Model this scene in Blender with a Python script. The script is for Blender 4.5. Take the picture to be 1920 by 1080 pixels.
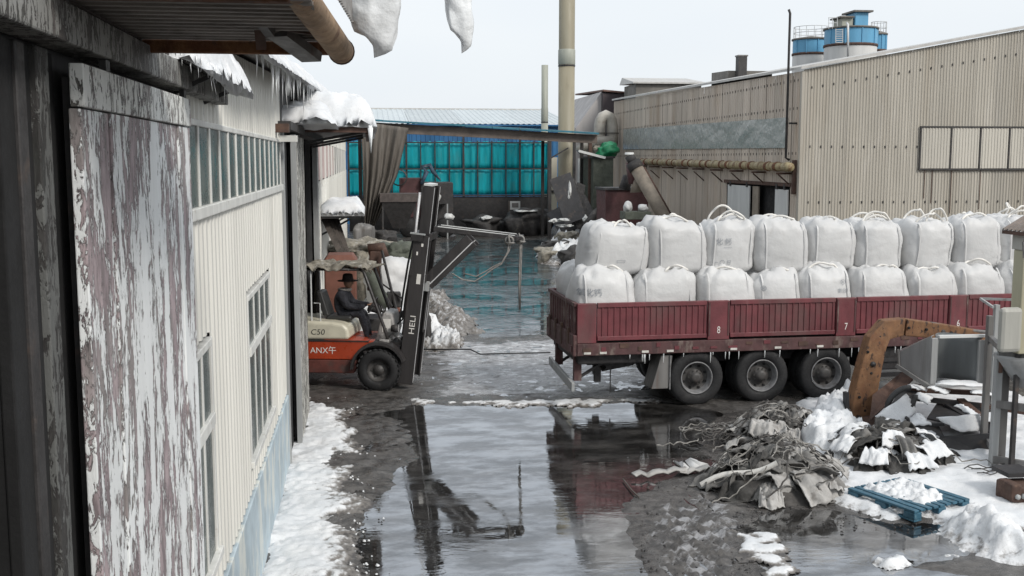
import bpy, math, random
import numpy as np
from mathutils import Vector, Matrix

S = bpy.context.scene
for o in list(bpy.data.objects): bpy.data.objects.remove(o, do_unlink=True)
random.seed(4)

# ------------------------------------------------------------------ camera
CAM_H, FPX, HOR, VPX = 4.6, 2000.0, 300.0, 690.0
PITCH = math.atan((540 - HOR) / FPX)
YAW = math.atan((960 - VPX) / math.hypot(FPX, 540 - HOR))
cam = bpy.data.cameras.new('camera')
cam.sensor_width = 36; cam.lens = 36 * FPX / 1920
cam.clip_start = 0.05; cam.clip_end = 2000
cam_o = bpy.data.objects.new('camera', cam)
S.collection.objects.link(cam_o)
cam_o.location = (0, 0, CAM_H)
cam_o.rotation_euler = (math.pi / 2 - PITCH, 0, -YAW)
S.camera = cam_o

# ------------------------------------------------------------------ light
SUN_DIR = Vector((0.47, -0.62, 0.62)).normalized()      # towards the sun
w = bpy.data.worlds.new('World'); S.world = w; w.use_nodes = True
nt = w.node_tree; nt.nodes.clear()
sky = nt.nodes.new('ShaderNodeTexSky'); sky.sky_type = 'NISHITA'; sky.sun_disc = False
sky.sun_elevation = math.asin(SUN_DIR.z); sky.sun_rotation = math.atan2(SUN_DIR.x, SUN_DIR.y)
sky.air_density = 1.0; sky.dust_density = 4.0; sky.ozone_density = 1.0
mul = nt.nodes.new('ShaderNodeMix'); mul.data_type = 'RGBA'; mul.blend_type = 'MULTIPLY'
mul.inputs[0].default_value = 1; mul.inputs[7].default_value = (.075, .075, .075, 1)
nt.links.new(sky.outputs[0], mul.inputs[6])
tc = nt.nodes.new('ShaderNodeTexCoord'); mp = nt.nodes.new('ShaderNodeMapping'); mp.inputs['Scale'].default_value = (1, 1, 3.5)
nz = nt.nodes.new('ShaderNodeTexNoise'); nz.inputs['Scale'].default_value = 1.6; nz.inputs['Detail'].default_value = 3
cr = nt.nodes.new('ShaderNodeValToRGB')
cr.color_ramp.elements[0].position = .3; cr.color_ramp.elements[0].color = (.545, .585, .63, 1)
cr.color_ramp.elements[1].position = .72; cr.color_ramp.elements[1].color = (.61, .635, .655, 1)
nt.links.new(tc.outputs['Generated'], mp.inputs[0]); nt.links.new(mp.outputs[0], nz.inputs[0]); nt.links.new(nz.outputs[0], cr.inputs[0])
mx = nt.nodes.new('ShaderNodeMix'); mx.data_type = 'RGBA'; mx.inputs[0].default_value = .86   # thin overcast over the blue
nt.links.new(mul.outputs[2], mx.inputs[6]); nt.links.new(cr.outputs[0], mx.inputs[7])
bg = nt.nodes.new('ShaderNodeBackground'); bg.inputs[1].default_value = 1.0
out = nt.nodes.new('ShaderNodeOutputWorld')
nt.links.new(mx.outputs[2], bg.inputs[0]); nt.links.new(bg.outputs[0], out.inputs[0])
sun = bpy.data.lights.new('sun', 'SUN'); sun.energy = 1.5; sun.angle = math.radians(14); sun.color = (1, .96, .9)
sun_o = bpy.data.objects.new('sun', sun); S.collection.objects.link(sun_o)
sun_o.rotation_euler = SUN_DIR.to_track_quat('Z', 'Y').to_euler(); sun_o.location = (10, -10, 30)
S.view_settings.view_transform = 'Standard'; S.view_settings.look = 'None'
S.view_settings.gamma = 1.0; S.view_settings.exposure = 0.7; S.view_settings.use_curve_mapping = False
S.cycles.max_bounces = 7; S.cycles.transparent_max_bounces = 8; S.cycles.caustics_reflective = False; S.cycles.caustics_refractive = False

# ------------------------------------------------------------------ geometry helpers
_F = np.array([math.sin(YAW) * math.cos(PITCH), math.cos(YAW) * math.cos(PITCH), -math.sin(PITCH)])
_R = np.array([math.cos(YAW), -math.sin(YAW), 0]); _U = np.cross(_R, _F); _C = np.array([0, 0, CAM_H])
def _ray(x, y): return _F + _R * (x - 960) / FPX + _U * (540 - y) / FPX
def G(x, y, z=0.0):            # photo pixel -> point at height z
    d = _ray(x, y); return Vector(_C + d * ((z - CAM_H) / d[2]))
def AX(x, y, X): d = _ray(x, y); return Vector(_C + d * (X / d[0]))     # -> point on the plane x = X
def AY(x, y, Y): d = _ray(x, y); return Vector(_C + d * (Y / d[1]))     # -> point at depth y = Y

def _h(ix, iy, iz, s):
    n = (ix * 374761393 + iy * 668265263 + iz * 2147483647 + s * 974634271) & 0xFFFFFFFF
    n = ((n ^ (n >> 13)) * 1274126177) & 0xFFFFFFFF
    n = ((n ^ (n >> 16)) * 2246822519) & 0xFFFFFFFF
    return ((n ^ (n >> 15)) & 0xFFFF) / 32767.5 - 1.0
def vn(x, y, z=0.0, s=0):
    x, y, z = np.broadcast_arrays(np.asarray(x, float), np.asarray(y, float), np.asarray(z, float))
    ix, iy, iz = np.floor(x).astype(np.int64), np.floor(y).astype(np.int64), np.floor(z).astype(np.int64)
    fx, fy, fz = x - ix, y - iy, z - iz
    fx = fx * fx * (3 - 2 * fx); fy = fy * fy * (3 - 2 * fy); fz = fz * fz * (3 - 2 * fz)
    r = 0
    for dx in (0, 1):
        for dy in (0, 1):
            for dz in (0, 1):
                r = r + _h(ix + dx, iy + dy, iz + dz, s) * (fx if dx else 1 - fx) * (fy if dy else 1 - fy) * (fz if dz else 1 - fz)
    return r
def fbm(x, y, z=0.0, o=4, s=0, g=.5):
    r = 0; a = 1; f = 1
    for i in range(o):
        r = r + a * vn(np.asarray(x) * f, np.asarray(y) * f, np.asarray(z) * f, s + i * 17); a *= g; f *= 2.03
    return r
def sstep(a, b, x):
    t = np.clip((np.asarray(x, float) - a) / (b - a), 0, 1); return t * t * (3 - 2 * t)
def poly_sd(px, py, poly):       # signed distance, positive inside
    d = np.full(px.shape, 1e9); ins = np.zeros(px.shape, bool); n = len(poly)
    for i in range(n):
        ax, ay = poly[i][0], poly[i][1]; bx, by = poly[(i + 1) % n][0], poly[(i + 1) % n][1]
        ex, ey = bx - ax, by - ay; L = ex * ex + ey * ey + 1e-12
        t = np.clip(((px - ax) * ex + (py - ay) * ey) / L, 0, 1)
        d = np.minimum(d, np.hypot(px - ax - t * ex, py - ay - t * ey))
        c = ((ay > py) != (by > py)) & (px < ex * (py - ay) / ((ey if abs(ey) > 1e-12 else 1e-12)) + ax)
        ins ^= c
    return np.where(ins, d, -d)
def gp(pts): return [tuple(G(*p)[:2]) for p in pts]

W = {}                                 # object -> world matrix
COL = S.collection
class MB:
    def __init__(s): s.V = []; s.F = []
    def add(s, vs, fs):
        b = len(s.V); s.V += [tuple(map(float, v)) for v in vs]; s.F += [tuple(b + i for i in f) for f in fs]; return s
    def box(s, x0, x1, y0, y1, z0, z1):
        return s.add([(x, y, z) for x in (x0, x1) for y in (y0, y1) for z in (z0, z1)],
                     [(0, 1, 3, 2), (4, 6, 7, 5), (0, 4, 5, 1), (2, 3, 7, 6), (0, 2, 6, 4), (1, 5, 7, 3)])
    def hexa(s, p): return s.add(p, [(0, 3, 2, 1), (4, 5, 6, 7), (0, 1, 5, 4), (1, 2, 6, 5), (2, 3, 7, 6), (3, 0, 4, 7)])
    def beam(s, p, q, wd, ht, up=(0, 0, 1), taper=1.0):
        p, q = Vector(p), Vector(q); d = (q - p).normalized(); u = Vector(up)
        sd = d.cross(u)
        if sd.length < 1e-4: sd = d.cross(Vector((1, 0, 0)))
        sd.normalize(); u = sd.cross(d)
        a = sd * wd / 2; b = u * ht / 2
        return s.hexa([p - a - b, p + a - b, p + a + b, p - a + b] + [q + (-a - b) * taper, q + (a - b) * taper, q + (a + b) * taper, q + (b - a) * taper])
    def tube(s, path, r, n=8, cap=True):
        P = [Vector(p) for p in path]; rs = r if isinstance(r, (list, tuple)) else [r] * len(P)
        rings = []; prev = None
        for i, p in enumerate(P):
            t = (P[min(i + 1, len(P) - 1)] - P[max(i - 1, 0)]).normalized()
            if prev is None:
                a = t.cross(Vector((0, 0, 1)));
                if a.length < 1e-3: a = t.cross(Vector((1, 0, 0)))
            else: a = prev - t * prev.dot(t)
            a.normalize(); prev = a; b = t.cross(a)
            rings.append([p + (a * math.cos(k * 2 * math.pi / n) + b * math.sin(k * 2 * math.pi / n)) * rs[i] for k in range(n)])
        vs = [v for rg in rings for v in rg]; fs = []
        for i in range(len(P) - 1):
            for k in range(n):
                k2 = (k + 1) % n; fs.append((i * n + k, i * n + k2, (i + 1) * n + k2, (i + 1) * n + k))
        if cap: fs.append(tuple(range(n))[::-1]); fs.append(tuple((len(P) - 1) * n + k for k in range(n)))
        return s.add(vs, fs)
    def ribbon(s, path, wd, th=.006, up=(0, 0, 1)):
        P = [Vector(p) for p in path]; vs = []; fs = []
        for i, p in enumerate(P):
            t = (P[min(i + 1, len(P) - 1)] - P[max(i - 1, 0)]).normalized(); sd = t.cross(Vector(up))
            if sd.length < 1e-3: sd = t.cross(Vector((1, 0, 0)))
            sd.normalize(); nn = sd.cross(t) * th
            vs += [p - sd * wd / 2, p + sd * wd / 2, p + sd * wd / 2 + nn, p - sd * wd / 2 + nn]
        for i in range(len(P) - 1):
            b = i * 4
            for k in range(4): fs.append((b + k, b + (k + 1) % 4, b + 4 + (k + 1) % 4, b + 4 + k))
        return s.add(vs, fs)
    def lathe(s, prof, c=(0, 0, 0), axis='z', n=24, closed=False):
        vs = []; fs = []; c = Vector(c); m = len(prof)
        for k in range(n):
            a = k * 2 * math.pi / n; ca, sa = math.cos(a), math.sin(a)
            for r, h in prof:
                v = (r * ca, r * sa, h) if axis == 'z' else ((r * ca, h, r * sa) if axis == 'y' else (h, r * ca, r * sa))
                vs.append(c + Vector(v))
        for k in range(n):
            k2 = (k + 1) % n
            for i in range(m - 1): fs.append((k * m + i, k2 * m + i, k2 * m + i + 1, k * m + i + 1))
            if closed: fs.append((k * m + m - 1, k2 * m + m - 1, k2 * m, k * m))
        return s.add(vs, fs)
    def prism(s, poly, o, U, V, N, th):     # polygon in the (U,V) plane at o, extruded th along N
        o, U, V, N = Vector(o), Vector(U), Vector(V), Vector(N); n = len(poly)
        a = [o + U * p[0] + V * p[1] for p in poly]; b = [p + N * th for p in a]
        return s.add(a + b, [tuple(range(n))[::-1], tuple(range(n, 2 * n))] + [(i, (i + 1) % n, n + (i + 1) % n, n + i) for i in range(n)])
    def grid(s, A):
        nu, nv = A.shape[0], A.shape[1]
        return s.add(A.reshape(-1, 3), [(i * nv + j, (i + 1) * nv + j, (i + 1) * nv + j + 1, i * nv + j + 1) for i in range(nu - 1) for j in range(nv - 1)])
    def corr(s, o, U, V, N, wd, h0, h1=None, pitch=.2, depth=.03, bot0=0, bot1=None, prof=((0, 0), (.42, 0), (.54, 1), (.88, 1))):
        o, U, V, N = Vector(o), Vector(U), Vector(V), Vector(N); h1 = h0 if h1 is None else h1; bot1 = bot0 if bot1 is None else bot1
        us = []; k = 0
        while k * pitch < wd - 1e-6:
            for a, b in prof:
                u = (k + a) * pitch
                if u < wd - 1e-6: us.append((u, b))
            k += 1
        us.append((wd, 0)); vs = []
        for u, b in us:
            t = u / wd
            vs += [o + U * u + N * (b * depth) + V * (bot0 + (bot1 - bot0) * t), o + U * u + N * (b * depth) + V * (h0 + (h1 - h0) * t)]
        return s.add(vs, [(2 * i, 2 * i + 2, 2 * i + 3, 2 * i + 1) for i in range(len(us) - 1)])
    def mesh(s, name, mat, smooth=False):
        me = bpy.data.meshes.new(name); me.from_pydata(s.V, [], s.F); me.update()
        if mat: me.materials.append(M[mat] if isinstance(mat, str) else mat)
        if smooth: me.polygons.foreach_set('use_smooth', [True] * len(me.polygons))
        return me
    def build(s, name, mat, parent=None, smooth=False, bevel=0.0, local=False, solid=0.0, fixn=True):
        me = s.mesh(name, mat, smooth); o = bpy.data.objects.new(name, me); COL.objects.link(o)
        if parent is not None:
            o.parent = parent; W[o] = W[parent].copy()
            if not local: me.transform(W[parent].inverted())
        else:
            A = np.array(s.V); c = Vector(((A[:, 0].min() + A[:, 0].max()) / 2, (A[:, 1].min() + A[:, 1].max()) / 2, A[:, 2].min()))
            me.transform(Matrix.Translation(-c)); o.location = c; W[o] = Matrix.Translation(c)
        if solid: md = o.modifiers.new('solid', 'SOLIDIFY'); md.thickness = solid; md.offset = 0
        if bevel: md = o.modifiers.new('bevel', 'BEVEL'); md.width = bevel; md.segments = 2; md.limit_method = 'ANGLE'
        return o
def tag(o, label=None, cat=None, group=None, kind=None):
    if label: o['label'] = label
    if cat: o['category'] = cat
    if group: o['group'] = group
    if kind: o['kind'] = kind
    return o
def thing(name, label, cat, loc=(0, 0, 0), rz=0.0, group=None):
    o = bpy.data.objects.new(name, None); COL.objects.link(o); o.empty_display_size = .2
    o.location = loc; o.rotation_euler = (0, 0, rz); W[o] = Matrix.Translation(loc) @ Matrix.Rotation(rz, 4, 'Z')
    return tag(o, label, cat, group)
def inst(name, me, parent, loc):          # another object on shared mesh data, loc in world space
    o = bpy.data.objects.new(name, me); COL.objects.link(o); o.parent = parent
    o.location = W[parent].inverted() @ Vector(loc); W[o] = W[parent] @ Matrix.Translation(o.location); return o
def copy_tree(o, parent=None):
    c = o.copy(); COL.objects.link(c); c.parent = parent
    for ch in list(o.children): copy_tree(ch, c)
    return c
def text_geo(body, size, align='CENTER'):
    cu = bpy.data.curves.new('t', 'FONT'); cu.body = body; cu.size = size; cu.align_x = align; cu.align_y = 'CENTER'
    ob = bpy.data.objects.new('t', cu); COL.objects.link(ob)
    me = bpy.data.meshes.new_from_object(ob.evaluated_get(bpy.context.evaluated_depsgraph_get()))
    v = [tuple(p.co) for p in me.vertices]; f = [tuple(p.vertices) for p in me.polygons]
    bpy.data.objects.remove(ob); bpy.data.curves.remove(cu); bpy.data.meshes.remove(me); return v, f

# ------------------------------------------------------------------ materials
M = {}
class NT:
    def __init__(s, name):
        s.m = bpy.data.materials.new(name); s.m.use_nodes = True; s.t = s.m.node_tree; s.n = s.t.nodes; s.l = s.t.links
        s.b = s.n['Principled BSDF']; s.o = s.n['Material Output']; s.pos = s.n.new('ShaderNodeNewGeometry').outputs['Position']; M[name] = s.m
    def noise(s, scale, detail=5, rough=.55, stretch=(1, 1, 1), off=0.0, dist=0.0):
        mp = s.n.new('ShaderNodeMapping'); mp.inputs['Scale'].default_value = stretch; mp.inputs['Location'].default_value = (off, off * 1.7, off * .6)
        s.l.new(s.pos, mp.inputs[0]); t = s.n.new('ShaderNodeTexNoise'); t.inputs['Scale'].default_value = scale
        t.inputs['Detail'].default_value = detail; t.inputs['Roughness'].default_value = rough; t.inputs['Distortion'].default_value = dist
        s.l.new(mp.outputs[0], t.inputs[0]); return t.outputs[0]
    def rng(s, v, a, b, c=0.0, d=1.0, smooth=True):
        r = s.n.new('ShaderNodeMapRange'); r.interpolation_type = 'SMOOTHSTEP' if smooth else 'LINEAR'
        for k, x in zip((1, 2, 3, 4), (a, b, c, d)): r.inputs[k].default_value = x
        s.l.new(v, r.inputs[0]); return r.outputs[0]
    def math(s, op, a, b=None):
        n = s.n.new('ShaderNodeMath'); n.operation = op
        for i, x in enumerate((a, b)):
            if x is None: continue
            if isinstance(x, (int, float)): n.inputs[i].default_value = x
            else: s.l.new(x, n.inputs[i])
        return n.outputs[0]
    def mix(s, f, a, b, blend='MIX'):
        n = s.n.new('ShaderNodeMix'); n.data_type = 'RGBA'; n.blend_type = blend
        for i, x in ((0, f), (6, a), (7, b)):
            if isinstance(x, (int, float)): n.inputs[i].default_value = x
            elif isinstance(x, tuple): n.inputs[i].default_value = (*x[:3], 1)
            else: s.l.new(x, n.inputs[i])
        return n.outputs[2]
    def attr(s, name):
        a = s.n.new('ShaderNodeAttribute'); a.attribute_name = name; return a.outputs['Fac']
    def nz(s):
        g = s.n.new('ShaderNodeNewGeometry'); x = s.n.new('ShaderNodeSeparateXYZ'); s.l.new(g.outputs['Normal'], x.inputs[0]); return x.outputs['Z']
    def bump(s, h, strength=.4, dist=.02):
        b = s.n.new('ShaderNodeBump'); b.inputs['Strength'].default_value = strength; b.inputs['Distance'].default_value = dist
        s.l.new(h, b.inputs['Height']); s.l.new(b.outputs[0], s.b.inputs['Normal']); return b
    def set(s, color=None, rough=None, metal=None):
        for k, x in (('Base Color', color), ('Roughness', rough), ('Metallic', metal)):
            if x is None: continue
            if isinstance(x, tuple): s.b.inputs[k].default_value = (*x[:3], 1)
            elif isinstance(x, (int, float)): s.b.inputs[k].default_value = x
            else: s.l.new(x, s.b.inputs[k])
def mat(name, c, rough=.75, var=.25, scale=3.0, stretch=(1, 1, 1), layers=(), bump=(.25, 40, .01), metal=0.0, orand=0.0):
    """layers: (colour, noise scale, stretch, low, high, amount) patches over the base colour"""
    N = NT(name); dk = tuple(x * (1 - var) for x in c); lt = tuple(min(1, x * (1 + var * .6)) for x in c)
    col = N.mix(N.rng(N.noise(scale, 6, .6, stretch), .3, .7), dk, lt)
    for i, (lc, ls, lst, lo, hi, am) in enumerate(layers):
        f = N.rng(N.noise(ls, 7, .62, lst, off=3.1 * (i + 1)), lo, hi, 0, am); col = N.mix(f, col, lc)
    if orand:
        oi = N.n.new('ShaderNodeObjectInfo'); r = N.rng(oi.outputs['Random'], 0, 1, 1 - orand, 1 + orand * .5, False); cc = N.n.new('ShaderNodeCombineColor')
        for k in range(3): N.l.new(r, cc.inputs[k])
        col = N.mix(1.0, col, cc.outputs[0], 'MULTIPLY')
    N.set(col, N.rng(N.noise(scale * 4, 4, .6, stretch, 9.0), .3, .7, max(.05, rough - .12), min(1, rough + .1)), metal)
    if bump: N.bump(N.noise(bump[1], 4, .6, stretch, 5.0), bump[0], bump[2])
    return N
ONE = (1, 1, 1); VS = (1, 1, .12)      # VS: vertical streaks
RUSTC = (.13, .052, .022)
mat('white_clad', (.69, .68, .63), .55, .08, 2, VS, [((.45, .42, .34), 3, VS, .58, .8, .5), ((.30, .22, .14), 9, VS, .70, .84, .6)], orand=.07)
mat('white_paint', (.68, .68, .65), .5, .15, 4, VS, [((.33, .29, .23), 6, ONE, .6, .75, .7)])
mat('dado_blue', (.42, .50, .545), .85, .2, 2, ONE, [((.62, .64, .60), 2.5, (1, 1, .4), .5, .62, .9), ((.17, .16, .15), 7, VS, .62, .8, .7)])
mat('glass_left', (.085, .105, .10), .3, .3, 1.3, ONE, [((.20, .22, .215), 2.2, (1, 1, .3), .45, .75, .7)], bump=None)
M['glass_left'].node_tree.nodes['Principled BSDF'].inputs['Specular IOR Level'].default_value = .35
mat('dark_steel', (.035, .033, .033), .6, .35, 5, ONE, [((.10, .07, .055), 6, ONE, .55, .75, .7)])
mat('shade_black', (.010, .010, .0105), .9, .4, 2)  # near-black colour put in for unlit interiors, gaps and holes
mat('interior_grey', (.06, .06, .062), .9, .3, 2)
mat('grey_steel', (.16, .155, .15), .55, .3, 4, VS, [((.10, .06, .04), 5, VS, .58, .78, .8)])
mat('pale_steel', (.34, .35, .35), .5, .2, 4, VS, [((.15, .11, .085), 5, VS, .6, .78, .7)])
mat('rust', RUSTC, .85, .45, 7, ONE, [((.26, .13, .055), 5, ONE, .5, .7, .8), ((.035, .02, .016), 11, ONE, .58, .72, .8)], bump=(.5, 60, .01))
mat('rust_orange', (.18, .09, .042), .8, .3, 6, ONE, [((.13, .055, .025), 4, (1, 1, .5), .5, .66, .85), ((.03, .018, .014), 11, (1, 1, .6), .57, .64, .9), ((.33, .19, .085), 8, ONE, .6, .75, .5)], bump=(.5, 50, .01))
mat('rust_pipe', (.40, .27, .165), .8, .35, 8, ONE, [((.14, .06, .03), 6, ONE, .48, .66, .8), ((.03, .02, .015), 26, ONE, .66, .72, .9)], bump=(.4, 60, .008))
mat('soffit', (.24, .22, .20), .8, .35, 3, ONE, [((.05, .035, .03), 4, ONE, .55, .75, .7)])
mat('board_brown', (.085, .07, .065), .8, .3, 4, ONE)
mat('tan_clad', (.54, .475, .405), .7, .14, 1.2, VS, [((.37, .28, .20), .55, (1, 1, .25), .45, .72, .75), ((.40, .36, .30), 2.5, VS, .55, .75, .6), ((.15, .09, .05), 5, VS, .66, .82, .6)], orand=.14)
mat('tan_front', (.43, .40, .345), .7, .12, 1.2, VS, [((.34, .30, .24), .9, VS, .48, .72, .6), ((.53, .50, .45), 2.5, VS, .55, .75, .6), ((.20, .15, .10), 5, VS, .66, .82, .5)], orand=.12)
mat('plastic_sheet', (.29, .305, .285), .3, .06, .8, ONE, [((.35, .365, .345), .8, (1, 1, .3), .5, .75, .4)], bump=(.35, .9, .25))
mat('roof_trim', (.46, .45, .43), .5, .15, 3)
mat('yellow_pipe', (.33, .275, .16), .6, .25, 4, ONE, [((.15, .09, .045), 2.6, (1, 2.5, 1), .5, .6, .9)])
mat('chimney', (.27, .243, .175), .6, .12, 1, VS, [((.20, .175, .12), 1.5, (1, 1, .5), .5, .7, .6), ((.33, .32, .26), .8, VS, .5, .7, .4)])
mat('flue', (.33, .34, .29), .6, .15, 2, VS)
mat('blue_clad', (.03, .135, .30), .5, .2, 1, VS, [((.06, .18, .33), .6, ONE, .5, .7, .5)])
mat('blue_roof', (.50, .55, .565), .4, .06, .6, ONE, [((.42, .48, .50), .5, (3, .3, 1), .5, .7, .4)], orand=.16)
mat('teal_sheet', (.02, .56, .62), .45, .18, 3, VS, [((.08, .52, .52), 5, VS, .52, .7, .6), ((.015, .24, .28), 5, VS, .6, .75, .6), ((.12, .36, .37), 1.2, (1, 1, .5), .5, .7, .5)])
_t = M['teal_sheet'].node_tree; _b = _t.nodes['Principled BSDF']; _tr = _t.nodes.new('ShaderNodeBsdfTranslucent'); _ms = _t.nodes.new('ShaderNodeMixShader'); _ms.inputs[0].default_value = .55
_t.links.new(_b.inputs['Base Color'].links[0].from_socket, _tr.inputs[0]); _t.links.new(_b.outputs[0], _ms.inputs[1]); _t.links.new(_tr.outputs[0], _ms.inputs[2]); _t.links.new(_ms.outputs[0], _t.nodes['Material Output'].inputs[0])   # thin plastic lets the daylight behind through
mat('canopy_blue', (.035, .16, .22), .5, .3, 1.5)
mat('canopy_beam', (.13, .105, .09), .7, .3, 2, ONE)
mat('tarp_grey', (.125, .11, .095), .85, .3, 2.5, (1, 1, .15), [((.22, .205, .185), 4, (1, 1, .1), .52, .72, .7)], bump=(.5, 6, .05))
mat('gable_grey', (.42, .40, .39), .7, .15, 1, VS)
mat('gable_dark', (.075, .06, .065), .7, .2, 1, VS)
mat('roof_brown', (.18, .105, .085), .7, .3, 1)
mat('vent_grey', (.155, .145, .13), .7, .3, 1)
mat('duct_white', (.42, .40, .36), .55, .2, 2, ONE, [((.25, .20, .15), 3, ONE, .55, .75, .6)])
mat('silo_blue', (.11, .33, .52), .5, .12, 1, VS, [((.20, .42, .55), 1.2, VS, .6, .8, .5)])
mat('silo_white', (.60, .60, .585), .55, .1, 1, VS, [((.40, .38, .36), 1.2, VS, .58, .78, .5)])
mat('rail_white', (.55, .56, .56), .5, .1, 2)
mat('green_tarp', (.02, .25, .11), .5, .25, 3, ONE, [((.10, .42, .25), 5, ONE, .55, .7, .6)])
mat('red_hopper', (.085, .035, .036), .65, .3, 2, ONE)
mat('dark_junk', (.045, .043, .043), .8, .4, 3, ONE, [((.11, .10, .09), 4, ONE, .55, .7, .7)])
mat('conveyor', (.24, .205, .165), .7, .25, 3, ONE)
mat('truck_red', (.15, .036, .043), .55, .25, 2.5, ONE, [((.09, .027, .031), 4, (1, 1, .25), .5, .72, .8), ((.20, .11, .105), 9, (1, 1, .12), .60, .8, .55), ((.07, .05, .045), 12, ONE, .66, .74, .8), ((.115, .07, .065), 1.4, (1, 1, .5), .46, .68, .6)])
mat('truck_rear', (.085, .04, .04), .75, .3, 4, ONE, [((.19, .15, .13), 6, (1, 1, .4), .52, .7, .8), ((.03, .025, .024), 5, VS, .55, .75, .7)])
mat('truck_under', (.022, .02, .021), .7, .4, 4, ONE, [((.075, .055, .05), 8, VS, .6, .75, .6)])
mat('rubber', (.013, .013, .014), .75, .3, 6, ONE, [((.05, .048, .046), 5, ONE, .55, .75, .5)], bump=(.3, 30, .01))
mat('hub_grey', (.06, .057, .055), .55, .3, 8, ONE, [((.055, .045, .04), 9, ONE, .5, .7, .7)])
mat('rim_grey', (.20, .20, .205), .45, .25, 9, ONE, [((.08, .07, .065), 9, ONE, .55, .7, .8)])
mat('reflector', (.62, .60, .56), .3, .2, 8)
mat('sack', (.56, .56, .557), .6, .04, 2.5, ONE, [((.51, .515, .52), 3, (1, 1, .4), .52, .76, .5), ((.40, .37, .33), 5, (1, 1, .5), .60, .84, .5), ((.45, .45, .46), 1.3, ONE, .55, .75, .35)], bump=(.32, 5, .05), orand=.08)
mat('shutter', (.52, .49, .43), .65, .10, 1.2, VS, [((.40, .36, .30), 2.5, VS, .55, .75, .6)], orand=.08)
mat('sack_strap', (.72, .70, .66), .7, .12, 6)
mat('print_ink', (.27, .29, .32), .7, .2, 40)
mat('fork_red', (.36, .050, .018), .38, .15, 3, ONE, [((.20, .04, .022), 5, ONE, .55, .75, .6), ((.10, .07, .06), 3, (1, 1, .5), .62, .8, .6)])
mat('fork_skirt', (.12, .038, .03), .6, .3, 4, ONE, [((.06, .045, .04), 4, ONE, .5, .7, .8)])
mat('fork_cream', (.58, .55, .44), .4, .12, 3, ONE, [((.30, .27, .22), 6, ONE, .62, .8, .5)])
mat('mast_steel', (.030, .027, .027), .5, .35, 5, VS, [((.075, .065, .06), 7, VS, .56, .75, .6)])
mat('chrome', (.62, .62, .63), .25, .1, 4)
mat('cowl_grey', (.34, .33, .32), .6, .25, 6, ONE, [((.12, .11, .10), 8, ONE, .55, .7, .7)])
mat('decal_white', (.72, .70, .66), .5, .1, 9); mat('decal_black', (.03, .03, .03), .5, .1, 9)
mat('tarp_dirty', (.25, .23, .19), .85, .4, 7, ONE, [((.47, .46, .43), 5, ONE, .52, .68, .8), ((.07, .06, .05), 8, ONE, .58, .72, .8)], bump=(.5, 20, .03))
mat('jacket', (.020, .021, .028), .85, .4, 12, bump=(.8, 16, .05)); mat('trousers', (.022, .022, .026), .85, .3, 12)
mat('skin', (.30, .17, .115), .6, .1, 9); mat('hat', (.022, .014, .013), .8, .2, 12); mat('hood_fur', (.36, .33, .30), .9, .2, 20)
mat('rope', (.25, .24, .225), .85, .3, 25)
mat('sack_old', (.155, .15, .142), .65, .3, 3, ONE, [((.25, .24, .228), 5, ONE, .5, .7, .7), ((.085, .08, .075), 4, ONE, .58, .75, .7)], bump=(.5, 12, .03))
mat('sack_old_dark', (.045, .043, .04), .8, .35, 5, ONE)
mat('sack_old_pale', (.38, .37, .355), .75, .25, 4, ONE, [((.17, .155, .14), 5, ONE, .54, .7, .7)], bump=(.5, 12, .03))
mat('strap_old', (.20, .19, .175), .8, .35, 10, ONE, [((.40, .385, .36), 6, ONE, .5, .65, .8)])
mat('strap_dark', (.065, .06, .056), .8, .35, 10)
mat('galv', (.30, .305, .305), .45, .2, 3, VS, [((.17, .165, .16), 3, VS, .5, .72, .7)])
mat('galv_in', (.155, .165, .168), .5, .25, 2, VS)
mat('sheet_dark', (.035, .034, .036), .6, .3, 2, ONE, [((.10, .075, .06), 4, ONE, .55, .72, .7)])
mat('rust_brown', (.085, .048, .036), .8, .35, 4, ONE, [((.15, .09, .06), 6, ONE, .55, .7, .6)])
mat('pallet_blue', (.032, .11, .165), .5, .25, 6, ONE, [((.16, .27, .31), 9, ONE, .58, .72, .7), ((.03, .05, .06), 6, ONE, .58, .72, .7)])
mat('cream_cab', (.44, .42, .30), .55, .12, 2, VS, [((.33, .30, .21), 3, VS, .55, .75, .6)])
mat('cab_grey', (.38, .375, .34), .6, .15, 3, VS, [((.22, .20, .17), 4, VS, .56, .74, .7)])
mat('tin_roof', (.23, .19, .165), .7, .3, 5, ONE, [((.33, .31, .29), 6, ONE, .54, .7, .6)])
mat('blue_rag', (.07, .11, .16), .8, .4, 4, ONE, [((.33, .36, .38), 5, ONE, .58, .7, .7)])
mat('red_box', (.20, .085, .06), .7, .2, 3); mat('pink_wall', (.52, .38, .36), .7, .15, 2, VS, [((.62, .60, .55), 2, VS, .5, .7, .7)])
mat('wood_plank', (.10, .085, .075), .85, .4, 5, VS); mat('olive', (.085, .095, .075), .75, .3, 3, ONE, [((.04, .04, .035), 5, ONE, .55, .7, .8)])
mat('cream_panel', (.55, .50, .40), .6, .15, 1.5, VS, [((.30, .16, .10), 1.5, VS, .58, .75, .7)])
mat('white_board', (.60, .61, .60), .5, .1, 2, VS, [((.40, .40, .39), 3, VS, .56, .76, .6)])

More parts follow.
